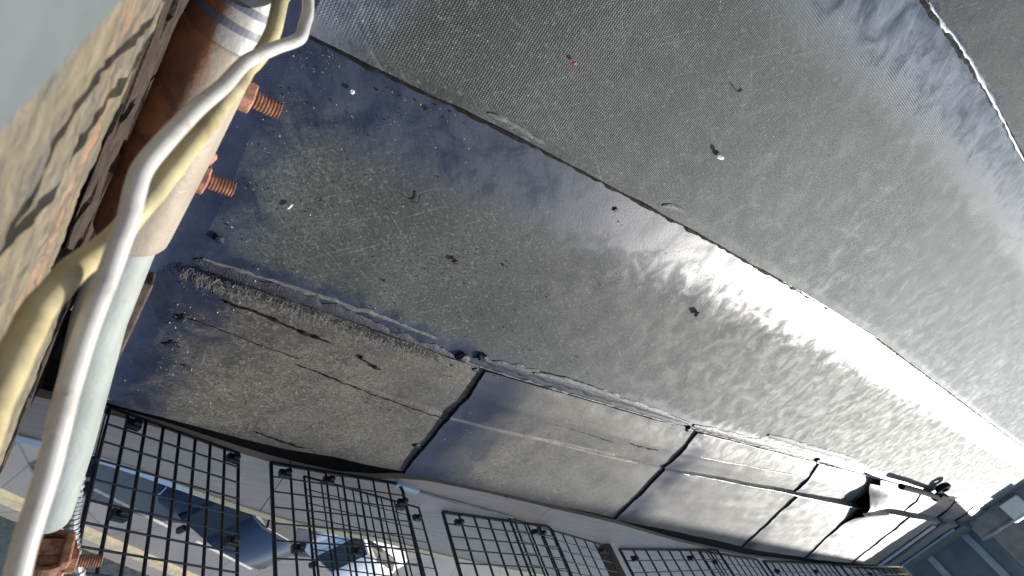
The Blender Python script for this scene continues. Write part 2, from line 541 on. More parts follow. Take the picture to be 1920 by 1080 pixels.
M['paving'] = asphalt_mat('paving', (0.24, 0.22, 0.20), (0.32, 0.30, 0.27))
M['kerb'] = simple('kerb', (0.44, 0.38, 0.25), 0.8, var=0.2, scale=6)
M['verge'] = simple('verge', (0.03, 0.05, 0.06), 0.9, var=0.5, scale=8, bump=1.0, dist=0.05)
M['road_paint'] = simple('road_paint', (0.66, 0.62, 0.52), 0.7, var=0.2, scale=15)
M['wall_grey'] = simple('wall_grey', (0.26, 0.25, 0.235), 0.8, var=0.2, scale=6, bump=0.6)
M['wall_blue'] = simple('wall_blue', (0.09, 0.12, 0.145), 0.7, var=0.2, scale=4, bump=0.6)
M['lead'] = simple('lead', (0.24, 0.28, 0.31), 0.5, var=0.2, scale=10)
M['navy_paint'] = NB('navy_paint').out((0.006, 0.016, 0.045), 0.3, spec=0.3, Coat_Weight=0.25, Coat_Roughness=0.05)
M['white_paint'] = NB('white_paint').out((0.82, 0.83, 0.85), 0.3, spec=0.5, Coat_Weight=0.6, Coat_Roughness=0.05)
M['glass'] = NB('car_glass').out((0.012, 0.016, 0.02), 0.04, spec=0.9, Coat_Weight=1.0, Coat_Roughness=0.02)
M['lamp_glass'] = NB('lamp_glass').out((0.55, 0.70, 0.78), 0.12, spec=0.8)
M['tail_glass'] = NB('tail_glass').out((0.35, 0.02, 0.02), 0.15)
M['tyre'] = simple('tyre', (0.02, 0.02, 0.02), 0.8)
M['alloy'] = NB('alloy').out((0.5, 0.5, 0.52), 0.35, metal=0.8)
M['trim'] = simple('trim', (0.02, 0.022, 0.026), 0.5)
M['steel'] = simple('steel', (0.28, 0.30, 0.31), 0.42, metal=0.5, var=0.2)

# ------------------------------------------------------------------ roof
S1 = line([(-.3, -.225), (.19, -.20), (.58, -.16), (1.23, -.12), (2.0, -.085), (2.77, -.06), (5.7, -.08), (12, -.1)])
S2 = line([(-.3, -.69), (.1, -.70), (.21, -.72), (.51, -.74), (.98, -.79), (2.25, -.84), (3.74, -.865), (5.2, -.9), (6.8, -.95), (11, -1.1)])
S3 = line([(-.3, .40), (.6, .55), (1.37, .64), (1.88, .70), (2.44, .74), (5, .86), (12, 1.0)])
RID = line([(-.3, -.77), (.1, -.78), (.55, -.83), (1.07, -.90), (2.2, -.97), (3.58, -.995), (4.81, -1.03), (6.73, -1.07), (11, -1.2)])
GRV = line([(-.3, -.84), (.1, -.86), (1.13, -1.01), (2.34, -1.09), (3.94, -1.145), (5.29, -1.2), (6.92, -1.25), (11, -1.4)])
EDG = line([(-.3, -1.08), (.14, -1.13), (.5, -1.22), (.97, -1.28), (2.37, -1.50), (4.34, -1.80), (6.2, -2.02), (8, -2.2), (11, -2.45)])
STEP = line([(-.3, 0.0), (.8, 0.0), (1.5, .003), (2.3, .008), (3.5, .018), (4.4, .035), (5, .045), (7, .06), (11, .07)])
X0, X1 = 0.055, 10.7

roof = thing('flat_roof', 'flat roof of weathered black felt sheets with glossy lap seams and a capped street edge', 'roof')
def wrinkle(x, y, a=0.0016):
    return a * fbm(x, y, 1.3, 2.6, 3) + 0.0002 * nz(x, y, 5, 14.0)
xs = xspace(X0, X1, 0.016, 0.016)
def f_main(x, t):
    a, b = S1(x) + 0.08, S2(x) - 0.10
    y = a + (b - a) * t
    return (x, y, 0.0 + wrinkle(x, y))
def uv_main(x, t, p):
    return (S1(x) - p[1], p[1] - S2(x))
ts = np.linspace(0, 1, 44)
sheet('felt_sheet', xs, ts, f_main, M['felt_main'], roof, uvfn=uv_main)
def f_up(x, t):
    a = S3(x) + 0.08
    b = S1(x) + 0.0045 * nz(x, 1, 3, 9.0) + 0.002 * nz(x, 8, 3, 45.0)
    y = a + (b - a) * t
    lift = 0.004 * max(0, 1 - (y - b) / 0.02) * (0.6 + nz(x, 3, 7, 6.0))
    return (x, y, 0.006 + wrinkle(x, y) + max(0, lift))
def uv_up(x, t, p):
    return (S3(x) - p[1], p[1] - S1(x))
ts_up = np.concatenate([np.linspace(0, 0.965, 44), [0.975, 0.985, 0.993, 1.0]])
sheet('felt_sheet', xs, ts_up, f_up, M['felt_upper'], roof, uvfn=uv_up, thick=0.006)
def f_far(x, t):
    b = S3(x) + 0.004 * nz(x, 1, 9, 9.0)
    y = 2.6 + (b - 2.6) * t
    return (x, y, 0.012 + wrinkle(x, y, 0.004))
sheet('felt_sheet', xs, np.linspace(0, 1, 50), f_far, M['felt_far'], roof, uvfn=lambda x, t, p: (1.0, p[1] - S3(x)), thick=0.006)

# street-edge capping sheets, each lapped over the next one
JX = [(.055, .055), (.99, 1.0), (2.27, 2.36), (3.78, 4.12), (4.85, 5.6), (6.5, 7.2), (8.1, 8.7), (9.3, 9.7), (10.7, 10.7)]   # joint x at seam / at edge
def edge_wr(x, y):
    return 0.0045 * fbm(x, y * 2.2, 3.1, 2.6, 3) + 0.003 * nz(x * 1.0, y * 9.0, 4.4, 1.5)
def edge_pt(x, t, lap):
    ys = [S2(x), RID(x), GRV(x), GRV(x) - 0.008 - 0.004 * min(1, STEP(x) / .03), EDG(x), EDG(x) - 0.012, EDG(x) - 0.016]
    st = STEP(x)
    zs = [0.006, 0.017, 0.004, st + 0.006, st + 0.002, st - 0.014, st - 0.040]
    ks = [0, .22, .40, .44, .93, .965, 1.0]
    y = float(np.interp(t, ks, ys))
    z = float(np.interp(t, ks, zs))
    return y, z
tse = np.concatenate([np.linspace(0, .40, 26), [.41, .42, .43, .44, .45, .46], np.linspace(.48, .93, 26), [.945, .965, .98, 1.0]])
for i in range(8):
    (a0, a1), (b0, b1) = JX[i], JX[i + 1]
    over = 0.06
    n_u = int(min(90, 26 + 70 * (b1 - a1)))
    us = np.concatenate([np.linspace(0, .09, 10), np.linspace(.105, 1.0, n_u)])
    lift_h = [0.0, 0.007, 0.006, 0.007, 0.010, 0.009, 0.009, 0.009][i]
    def f_edge(u, t, i=i, a0=a0, a1=a1, b0=b0, b1=b1):
        k = min(1, max(0, t / .95))
        xa = a0 + (a1 - a0) * k + (0.005 * nz(t * 7, i, 2) + 0.003 * nz(t * 40, i, 3) if i else 0)
        xb = b0 + (b1 - b0) * k + over
        x = xa + (xb - xa) * u
        y, z = edge_pt(x, t, i)
        wr = edge_wr(x, y)
        rip = 0.004 * max(0, nz(x * 2.0, y * 16.0, 9.4)) * (0.5 if x > 1.05 else 1.0)
        if t > .95:
            wr *= .5; rip = 0
        endl = (x - xa) if i else 9.0
        lift = lift_h * (0.35 + 0.65 * abs(nz(t * 5.0, i * 2.2, 1.7)) * 2) * max(0, 1 - endl / 0.09) ** 2
        edge_l = 0.008 * max(0, 1 - t / 0.04) * max(0, nz(x * 7.0, 1, 3.3)) * (1.0 if x < 1.2 else .5)
        z += wr + rip + lift + edge_l + 0.006 * (1 - u) ** 2 * (1 if i else 0)
        if i == 0 and t > .5:                # drooping, ragged end of the first sheet
            y += 0.02 * nz(x * 6, 4, 2) * (t - .5)
        if i == 4:                           # the sheet that has come loose and stands open
            wgt = math.exp(-((x - xa) / 0.7) ** 2)
            prof = math.exp(-((t - .34) / .13) ** 2)
            z += 0.11 * wgt * prof
            if t < .08:
                z += 0.07 * math.exp(-((x - xa) / 0.18) ** 2) * (1 - t / .08)
        return (x, y, z + 0.001)
    def uv_e(u, t, p, a0=a0, a1=a1, i=i):
        k = min(1, max(0, t / .95))
        return (p[0] - (a0 + (a1 - a0) * k) if i else p[0] + 0.10, 0.5)
    o = sheet('edge_sheet', us, tse, f_edge, M['felt_edge'], roof, uvfn=uv_e, thick=0.007, lip=(.935, M['bitumen_dull']))
    if i == 4:
        o['label'] = 'edge sheet standing open at its lap with a dark hole under it'
    if i == 0:
        o['label'] = 'nearest edge sheet with a frayed inner rim'

# roof body under the sheets
body = MB()
xb_ = np.linspace(X0, X1, 40)
vs, fs = [], []
for x in xb_:
    e = EDG(x) + 0.02
    vs += [(x, 2.7, -.02), (x, S2(x) - .05, -.02), (x, GRV(x) + .01, -.02), (x, GRV(x) - .03, STEP(x) - .02), (x, e, STEP(x) - .03), (x, e, -.34), (x, 2.7, -.34)]
for i in range(39):
    for k in range(7):
        a, b = i * 7 + k, i * 7 + (k + 1) % 7
        fs.append((a, a + 7, b + 7, b))
obj('roof_deck', vs, fs, M['deck'], roof)
facade = MB().box((X1 / 2, 2.0, -4.7), (X1, 6.0, 8.7)).build('facade', M['wall_grey'], roof)

# bitumen squeezed out along the seams
def bead(fn, xa, xb, r0, off, zc, mat, seed, flat=0.7):
    vs, fs = [], []
    x = xa
    rows = 0
    while x < xb:
        r = r0 * (0.55 + 0.9 * abs(fbm(x, seed, 0, 9.0, 3)) + 0.5 * nz(x, seed, 4, 40.0))
        r = max(r0 * 0.25, r)
        y = fn(x) + off - r * 0.4 + r0 * 0.5 * nz(x, seed, 8, 25.0)
        for k in range(6):
            a = math.pi * k / 5
            vs.append((x, y + r * math.cos(a), zc + wrinkle(x, y) + r * flat * math.sin(a)))
        rows += 1
        x += 0.006 + 0.004 * x
    for i in range(rows - 1):
        for k in range(5):
            fs.append((i * 6 + k, i * 6 + k + 1, (i + 1) * 6 + k + 1, (i + 1) * 6 + k))
    return obj('bitumen_bead', vs, [tuple(reversed(f)) for f in fs], mat, roof, smooth=True)
bead(S1, 0.1, 9.5, 0.0062, -0.003, 0.0, M['bitumen_dull'], 1.0)
bead(S3, 0.6, 6.0, 0.006, -0.001, 0.006, M['bitumen_dull'], 5.0)
bead(S2, 0.14, 6.0, 0.010, 0.002, 0.001, M['bitumen'], 9.0, 0.5)
for i in range(1, 8):
    a0, a1 = JX[i]
    vs, fs = [], []
    tt_ = np.linspace(0.0, .94, 90)
    for t in tt_:
        k = min(1, t / .95)
        xc = a0 + (a1 - a0) * k + 0.005 * nz(t * 7, i, 2) + 0.003 * nz(t * 40, i, 3) - .003
        r_ = (.0030 + .0008 * a0) * (.5 + 1.2 * abs(nz(t * 22, i, 5)))
        y, z = edge_pt(xc, t, 0)
        for kk in range(5):
            a = math.pi * kk / 4
            vs.append((xc + r_ * math.cos(a), y, z + edge_wr(xc, y) + .004 + .9 * r_ * math.sin(a)))
    for j in range(89):
        for k in range(4):
            fs.append((j * 5 + k, j * 5 + k + 1, (j + 1) * 5 + k + 1, (j + 1) * 5 + k))
    obj('bitumen_bead', vs, fs, M['bitumen_dull'], roof, smooth=True)
def worn_glint(fn, xa, xb, r0, dz, seed):
    pts, rs = [], []
    x = xa
    while x < xb:
        y, t_ = fn(x)
        pts.append((x, y + .002 * nz(x * 8, seed), edge_pt(x, t_, 0)[1] + edge_wr(x, y) + .004 * max(0, nz(x * 2.0, y * 16.0, 9.4)) * .5 + dz))
        rs.append(r0 * (.35 + 1.1 * abs(fbm(x, seed, 0, 5.0, 3))) * (.6 + .25 * x))
        x += .03
    return MB().tube(pts, rs, 8).build('worn_glint_rim', M['worn_glint'], roof, smooth=True)
worn_glint(lambda x: (GRV(x) - 0.010, .445), 2.35, 6.4, .0022, .004, 2.0)  # ridge and lip highlights modelled as pale beads
worn_glint(lambda x: (RID(x), .22), 2.4, 3.7, .0022, .004, 4.0)
worn_glint(lambda x: (S2(x) - .003, .005), 2.3, 6.4, .0022, .005, 6.0)
def smear(pts, width, mat, name, z=0.003, seed=0.0, rag=0.6):
    c = spline(pts, 14)
    vs, fs = [], []
    for i, p in enumerate(c):
        q = c[min(i + 1, len(c) - 1)] - c[max(i - 1, 0)]
        t = Vector((q[0], q[1])).normalized()
        nrm = Vector((-t.y, t.x))
        e = math.sin(math.pi * min(1, max(0, (i + .3) / len(c)))) ** 0.3
        wl = width * e * (1 + rag * fbm(p[0], p[1], seed, 24.0, 3))
        wr = width * e * (1 + rag * fbm(p[0], p[1], seed + 9, 24.0, 3))
        for kk, (s, dz) in enumerate(((-1, -.002), (-.7, 0.0008), (0, 0.0014), (.7, 0.0008), (1, -.002))):
            ww = wl if s < 0 else wr
            x, y = p[0] + nrm.x * s * ww, p[1] + nrm.y * s * ww
            vs.append((x, y, z + dz + wrinkle(x, y)))
    for i in range(len(c) - 1):
        for k in range(4):
            fs.append((i * 5 + k, i * 5 + k + 1, (i + 1) * 5 + k + 1, (i + 1) * 5 + k))
    a, b, c2 = (Vector(vs[q]) for q in fs[0][:3])
    if (b - a).cross(c2 - a).z < 0:
        fs = [tuple(reversed(f)) for f in fs]
    return obj(name, vs, fs, mat, roof, smooth=True)
def pp(*pts):
    return [P(*p) for p in pts]
smear(pp((300, 480), (400, 512), (520, 552), (640, 592), (760, 640), (850, 668)), 0.024, M['bitumen'], 'bitumen_smear', 0.0035, 1, 0.9)
smear(pp((890, 670), (1000, 700), (1150, 745), (1290, 792)), 0.016, M['bitumen'], 'bitumen_smear', 0.0035, 2, 0.9)
smear(pp((1300, 797), (1420, 828), (1520, 852)), 0.020, M['bitumen'], 'bitumen_smear', 0.004, 3)
smear(pp((380, 484), (560, 542), (720, 596), (820, 636)), 0.007, M['pale_smear'], 'pale_smear', 0.0006, 4, 1.0)
smear(pp((1000, 697), (1080, 718), (1165, 748)), 0.012, M['pale_smear'], 'pale_smear', 0.006, 5, 0.3)
smear(pp((1440, 815), (1540, 845), (1600, 860)), 0.02, M['pale_smear'], 'pale_smear', 0.004, 6)
smear(pp((1240, 383), (1262, 386), (1280, 394)), 0.009, M['pale_smear'], 'pale_smear', 0.007, 7, 0.3)
def edge_z(x, y):
    ks = [0, .22, .40, .44, .93]
    yk = [S2(x), RID(x), GRV(x), GRV(x) - 0.008, EDG(x)]
    t = float(np.interp(-y, [-v for v in yk], ks))
    return edge_pt(x, t, 0)[1]
def crack(pts, w_, mat='bitumen_dull'):
    c = spline([P(x_, y_, .012) for (x_, y_) in pts], 12)
    mb = MB()
    tp_, rr = [], []
    for i, p in enumerate(c):
        z = edge_z(p[0], p[1]) + 0.0045 * fbm(p[0], p[1] * 2.2, 3.1, 2.6, 3) + 0.003 * nz(p[0], p[1] * 9.0, 4.4, 1.5) + .0035
        tp_.append((p[0], p[1] + .004 * fbm(p[0], 3, 1, 30, 3), z))
        rr.append(w_ * (.25 + 1.3 * abs(fbm(p[0], 7, 1, 24, 3))))
    mb.tube(tp_, rr, 6)
    return mb.build('crack', M[mat], roof, smooth=True)
crack([(560, 688), (640, 718), (700, 742), (760, 762), (830, 784)], .0028)
crack([(675, 664), (692, 678), (712, 690)], .006)
crack([(330, 590), (400, 612), (470, 640), (560, 672)], .0018)
crack([(420, 562), (500, 592), (560, 618), (620, 640)], .006)
crack([(960, 770), (1060, 800), (1150, 828)], .0016)
crack([(1180, 830), (1205, 838), (1235, 844)], .003)
crack([(480, 815), (540, 836), (570, 845)], .004)
smear([P(x_, y_, .012) for x_, y_ in ((1742, 4), (1762, 36), (1800, 84), (1850, 166), (1888, 238), (1928, 315))], .0045, M['worn_glint'], 'worn_glint_rim', 0.0118, 8, 1.3)
smear([P(x_, y_, .006) for x_, y_ in ((915, 212), (960, 232), (1020, 268))], .007, M['pale_smear'], 'pale_smear', 0.0068, 9, 1.0)
smear([P(x_, y_, .006) for x_, y_ in ((1465, 522), (1500, 545), (1560, 582), (1640, 632))], .006, M['worn_glint'], 'worn_glint_rim', 0.0064, 10, 1.3)
# frayed inner rim of the nearest edge sheet
fr = MB()
for k in range(700):
    x = random.uniform(0.22, 0.82) if k < 600 else random.uniform(0.16, 0.3)
    y0 = S2(x) - random.uniform(-0.004, 0.012)
    L = random.uniform(0.008, 0.036)
    a = random.gauss(0.35, 0.4)
    wd = random.uniform(0.0004, 0.0012)
    z0 = 0.016 + random.uniform(0, 0.005)
    p = Vector((x, y0, z0)); dv = Vector((math.sin(a) * L, -math.cos(a) * L, random.uniform(-0.003, 0.005)))
    sd_ = Vector((dv.y, -dv.x, 0)).normalized() * wd
    mid = p + dv * .5 + Vector((0, 0, 0.004))
    fr.add([p - sd_, p + sd_, mid + sd_, mid - sd_, p + dv], [(0, 1, 2, 3), (3, 2, 4)])
o = fr.build('frayed_fibres', M['fray'], roof, kind='stuff')
def lump(px, py, r, seed, mat='bitumen', zoff=0.0, flat=.5, stretch=(1, 1)):
    p = P(px, py)
    bm = bmesh.new()
    bmesh.ops.create_icosphere(bm, subdivisions=3, radius=1)
    for v in bm.verts:
        k = 1 + .5 * fbm(v.co.x + seed, v.co.y, v.co.z, 1.6, 3)
        v.co *= k
        v.co = Vector((p[0] + v.co.x * r * stretch[0], p[1] + v.co.y * r * stretch[1], p[2] + zoff + 0.006 + v.co.z * r * flat))
    bm.verts.index_update()
    vs = [v.co.copy() for v in bm.verts]
    fs = [tuple(v.index for v in f.verts) for f in bm.faces]
    bm.free()
    return obj('bitumen_lump', vs, fs, M[mat], roof, smooth=True)
for k, a in enumerate([(868, 668, .016, 1), (905, 668, .014, 2), (848, 682, .012, 3), (890, 690, .010, 4), (780, 832, .009, 5), (365, 548, .022, 6),
                       (395, 520, .014, 7), (345, 590, .016, 8), (460, 585, .018, 9), (520, 605, .020, 10), (560, 612, .012, 11), (430, 570, .012, 12),
                       (640, 628, .010, 13), (700, 680, .010, 14), (1290, 803, .016, 15), (1532, 862, .02, 16), (1262, 830, .014, 17), (410, 445, .008, 18), (325, 640, .012, 19)]):
    lump(*a, flat=.45, stretch=(1.4, .8))

# felt turned up the foot of the wall
vs, fs = [], []
ysf = np.linspace(2.6, -1.12, 120)
for y in ysf:
    wv = 0.004 * fbm(0, y, 1, 6, 3)
    for (x, z) in ((0.17, .004), (.135, .0075), (.105, .016), (.085, .035), (.073, .065), (.066, .10), (.063, .135)):
        vs.append((x + wv, y, z + .004 + 0.5 * wv))
for i in range(119):
    for k in range(6):
        fs.append((i * 7 + k, i * 7 + k + 1, (i + 1) * 7 + k + 1, (i + 1) * 7 + k))
n_ = (Vector(vs[fs[0][1]]) - Vector(vs[fs[0][0]])).cross(Vector(vs[fs[0][2]]) - Vector(vs[fs[0][0]]))
if n_.x + n_.z < 0:
    fs = [tuple(reversed(f)) for f in fs]
obj('upstand_felt', vs, fs, M['felt_edge'], roof, smooth=True, uvs=[(.02, .3)] * len(vs))

# ------------------------------------------------------------------ wall beside the camera
WD, WT = 0.050, math.tan(rad(5.5))
def wall_x(z):                              # z in world
    return -WD - (z - 1.0) * WT
def wp_(x, y, off=0.0):                     # where a sight line meets the wall face
    r = ray(x, y)
    return CAM + r * ((-WD + off) / (r[0] + WT * r[2]))
wall = thing('rendered_wall', 'rough tan rendered wall with exposed brick courses behind the metal pipe', 'wall')
ZE = [wp_(x_, y_) for (x_, y_) in ((310, 20), (248, 140), (212, 225), (180, 305), (147, 390), (116, 470), (96, 540))]
ZEy, ZEz = [p[1] for p in ZE][::-1], [p[2] for p in ZE][::-1]
def zlow(y):
    return float(np.interp(y, ZEy, ZEz)) + 0.006 * fbm(1, y, 0, 14, 3) - 0.16 * min(1, max(0, (-0.40 - y) / 0.05))
ysw = np.concatenate([np.linspace(1.6, .3, 24), np.linspace(.28, -.62, 190), np.linspace(-.64, -1.3, 30)])
tw = np.concatenate([np.linspace(0, .05, 6), np.linspace(.06, .5, 90), np.linspace(.52, 1, 14)])
vs, fs = [], []
for y in ysw:
    zl = zlow(y)
    for t in tw:
        z = zl + (2.4 - zl) * (t ** 1.35)
        d = 0.0022 * fbm(0, y * 22, z * 60, 1, 6) + 0.0022 * fbm(3, y * 5, z * 8, 1, 3) + 0.0012 * nz(y * 60, z * 170, 4)
        if t < .012:
            d -= .006 * (1 - t / .012)
        vs.append((wall_x(z) + d, y, z))
nt_ = len(tw)
for i in range(len(ysw) - 1):
    for k in range(nt_ - 1):
        fs.append((i * nt_ + k, (i + 1) * nt_ + k, (i + 1) * nt_ + k + 1, i * nt_ + k + 1))
b = len(vs)
for i, y in enumerate(ysw):                 # underside of the coat, back to the brick
    q = vs[i * nt_]
    vs.append((q[0] - .05, y, q[2] - .002))
for i in range(len(ysw) - 1):
    fs.append((i * nt_, b + i, b + i + 1, (i + 1) * nt_))
n_ = (Vector(vs[fs[0][1]]) - Vector(vs[fs[0][0]])).cross(Vector(vs[fs[0][2]]) - Vector(vs[fs[0][0]]))
if n_.x < 0:
    fs = [tuple(reversed(f)) for f in fs]
obj('render_coat', vs, fs, M['render'], wall, smooth=True)
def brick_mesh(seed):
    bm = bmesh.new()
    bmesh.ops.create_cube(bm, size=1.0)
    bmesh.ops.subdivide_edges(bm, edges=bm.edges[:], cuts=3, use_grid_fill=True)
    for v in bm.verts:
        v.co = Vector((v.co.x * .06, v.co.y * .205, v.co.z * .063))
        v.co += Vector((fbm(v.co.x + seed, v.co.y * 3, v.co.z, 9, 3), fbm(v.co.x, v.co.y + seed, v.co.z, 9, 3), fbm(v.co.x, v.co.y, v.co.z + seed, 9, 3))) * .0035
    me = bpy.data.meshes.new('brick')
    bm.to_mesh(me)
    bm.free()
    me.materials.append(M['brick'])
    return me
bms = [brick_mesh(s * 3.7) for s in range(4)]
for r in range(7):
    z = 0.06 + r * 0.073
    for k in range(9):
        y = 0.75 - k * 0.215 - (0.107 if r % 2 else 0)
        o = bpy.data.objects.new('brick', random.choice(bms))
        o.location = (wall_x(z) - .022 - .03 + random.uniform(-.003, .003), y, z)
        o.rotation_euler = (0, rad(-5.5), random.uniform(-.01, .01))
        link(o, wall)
mb = MB()
mb.box((wall_x(.3) - .085, 0.1, 0.28), (.10, 2.8, .58), Matrix.Rotation(rad(-5.5), 3, 'Y'))
mb.build('mortar', M['mortar'], wall)
mb = MB().box((-.45, 0.1, -.15), (.6, 3.2, 1.2)).box((-.48, .1, 1.6), (.6, 3.2, 2.2))
mb.build('wall_core', M['mortar'], wall)

# ------------------------------------------------------------------ metal pipe, coupling, clamp
PZ = [D(470, -42, .478), D(429, 50, .482), D(407, 93, .488), D(330, 262, .525), D(241, 449, .567), D(185, 605, .622), D(129, 838, .705), D(89, 975, .768), D(60, 1085, .82)]
PZ[0][2] = PZ[1][2] = PZ[2][2] = PZ[3][2] = PZ[4][2] = 0.427
yy_ = [p[1] for p in PZ][::-1]
ZP = 0.427
print('pipe', [tuple(np.round(p, 3)) for p in PZ])
def ax(y):
    if y > PZ[1][1]:
        d = (PZ[0] - PZ[1]) / (PZ[0][1] - PZ[1][1])
        p = PZ[1] + d * (y - PZ[1][1])
        return (p[0], y, ZP)
    return (float(np.interp(y, yy_, [p[0] for p in PZ][::-1])), y, float(np.interp(y, yy_, [p[2] for p in PZ][::-1])))
pipe = thing('metal_pipe', 'rusty and pale painted metal pipe with a bolted coupling running along the wall', 'pipe')
YT, YB = PZ[2][1] + .012, PZ[4][1]
mb = MB().tube([ax(y) for y in np.linspace(.55, YT - .05, 10)], 0.0322, 40)
smooth_by_angle(mb.build('tube', M['pipe_top'], pipe))
ye = PZ[7][1]
ys_ = list(np.linspace(YB + .04, ye + .016, 20)) + [ye + .006, ye + .001, ye]
mb = MB().tube([ax(y) for y in ys_], [.0270] * 20 + [.0255, .0225, .018], 40)
smooth_by_angle(mb.build('tube', M['pipe_pale'], pipe), 50)
ys_ = [YT + .002, YT + .001, YT - .003, YT - .008] + list(np.linspace(YT - .02, YB + .02, 12)) + [YB + .010, YB + .005, YB]
rs_ = [.0325, .0338, .0345, .0345] + [.0343] * 12 + [.0338, .0315, .0272]
slv = smooth_by_angle(MB().tube([ax(y) for y in ys_], rs_, 48).build('coupling', M['sleeve'], pipe), 50)
for y in (YT + .022, YT + .040):  # dark rings standing for cable shadows across the tube
    MB().tube([ax(y - .0035), ax(y + .0035)], .0327, 48).build('shadow_band', M['shadow_ring'], pipe, smooth=False)
def hexa(c, r, x0, x1, bev=.0015):
    vs, fs = [], []
    prof = [(x0, r - bev), (x0 + bev, r), (x1 - bev, r), (x1, r - bev * 1.5)]
    for (x, rr) in prof:
        for k in range(6):
            a = math.pi / 3 * k + .35
            vs.append((x, c[0] + rr * math.cos(a), c[1] + rr * math.sin(a)))
    for i in range(3):
        for k in range(6):
            fs.append((i * 6 + k, i * 6 + (k + 1) % 6, (i + 1) * 6 + (k + 1) % 6, (i + 1) * 6 + k))
    fs += [tuple(range(5, -1, -1)), tuple(range(18, 24))]
    return vs, fs
def thread(c, r, x0, x1, pitch=.0026, n=20):
    vs, fs = [], []
    rows = int((x1 - x0) / pitch * 4)
    for i in range(rows + 1):
        for k in range(n):
            a = 2 * math.pi * k / n
            x = x0 + pitch / 4 * i + pitch * k / n
            ph = (i % 4)
            rr = r * (1.0 if ph in (0, 1) else .84)
            if i >= rows - 1:
                rr *= .93
                x = min(x, x1 + pitch * .4)
            vs.append((x, c[0] + rr * math.cos(a), c[1] + rr * math.sin(a)))
    for i in range(rows):
        for k in range(n):
            k2 = (k + 1) % n
            if k2 == 0 and i + 0 >= 0:
                pass
            fs.append((i * n + k, i * n + k2, (i + 1) * n + k2, (i + 1) * n + k))
    fs.append(tuple(range(rows * n, rows * n + n)))
    return vs, fs
def ring_thread(c, r, x0, x1, pitch=.0026, n=20):
    pts, rs = [], []
    x = x0
    while x < x1:
        pts += [(x, *c), (x + pitch * .3, *c), (x + pitch * .5, *c), (x + pitch * .8, *c)]
        rs += [r, r, r * .83, r * .83]
        x += pitch
    pts += [(x, *c), (x + .0006, *c)]
    rs += [r, r * .9]
    return pts, rs
def bolt(px, py, depth, parent, tlen=.034):
    p = D(px, py, depth)
    c = (p[1], p[2])
    x_nut = p[0]
    vs, fs = hexa(c, .0185, x_nut - .007, x_nut + .007)
    obj('nut', vs, fs, M['rust_pale'], parent)
    pts, rs = ring_thread(c, .0096, x_nut + .007, x_nut + .007 + tlen, .0034)
    MB().tube(pts, rs, 24).build('threaded_bolt', M['rust_pale'], parent)
    MB().tube([(x_nut - .075, *c), (x_nut - .006, *c)], .009, 14).build('bolt_shank', M['rust'], parent)
bolt(461, 178, .555, slv, .024)
bolt(376, 332, .595, slv, .024)
q1, q2 = D(380, 302, .57), D(394, 289, .58)
MB().tube([q1, q2], .008, 14).build('rivet', M['rust_pale'], slv)
# clamp at the lower end
clamp = thing('pipe_clamp', 'rusty saddle clamp with a protruding bolt at the lower end of the pale pipe', 'clamp')
cc = D(90, 1040, .79)
arc = [(cc[0] + .029 * math.cos(a), cc[1], cc[2] + .029 * math.sin(a)) for a in np.linspace(-1.9, 2.6, 16)]
mb = MB()
for i in range(15):
    p, q = Vector(arc[i]), Vector(arc[i + 1])
    c = (p + q) / 2
    ang = math.atan2(q.z - p.z, q.x - p.x)
    mb.box(c, ((q - p).length * 1.15, .030, .006), Matrix.Rotation(-ang, 3, 'Y'), .0012)
mb.build('saddle', M['rust'], clamp)
lg = D(122, 1040, .80)
mb = MB().box(lg, (.012, .044, .05), None, .003).box((lg[0] - .03, lg[1], lg[2] - .01), (.06, .014, .026), None, .003)
mb.build('lug', M['rust_pale'], clamp)
bolt(133, 1052, .80, clamp, .030)
pipe2 = thing('lower_pipe', 'short pale pipe end below the rusty saddle clamp', 'pipe')
smooth_by_angle(MB().tube([D(80, 1050, .80), D(74, 1090, .83), D(60, 1160, .9)], .023, 30).build('tube', M['pipe_pale'], pipe2))

# ------------------------------------------------------------------ cables in front of the pipe
def cable(name, pts, R, mat, label):
    P3 = spline([D(*p) for p in pts], 10)
    P3 = [p + np.array([nz(k * .09, R * 900, 1), nz(k * .09, R * 900, 5), nz(k * .09, R * 900, 9)]) * .0016 for k, p in enumerate(P3)]
    return tag(MB().tube(P3, R, 22).build(name, M[mat], None, smooth=True), label, 'cable')
cable('power_cable', [(583, -60, .47), (578, -10, .46), (575, 30, .45), (566, 64, .44), (545, 80, .435), (510, 92, .42), (470, 114, .395), (430, 148, .36), (380, 193, .32), (325, 246, .285),
                      (283, 296, .27), (254, 355, .262), (232, 425, .26), (205, 510, .258), (160, 640, .25), (113, 790, .243), (68, 950, .237), (24, 1120, .23), (-6, 1260, .225)],
      .0049, 'white_cable', 'glossy white cable looping across the pipe, nearest to the lens')
cable('power_cable', [(545, -60, .46), (522, 20, .455), (508, 66, .45), (486, 107, .442), (464, 133, .432), (440, 164, .41), (396, 220, .38), (350, 282, .345), (306, 337, .322), (266, 386, .308), (225, 436, .298), (165, 484, .27),
                      (112, 535, .25), (68, 595, .235), (36, 650, .222), (5, 715, .21), (-30, 800, .2), (-60, 900, .19)],
      .0064, 'yellow_cable', 'dirty yellow cable bending away from the pipe over the wall')

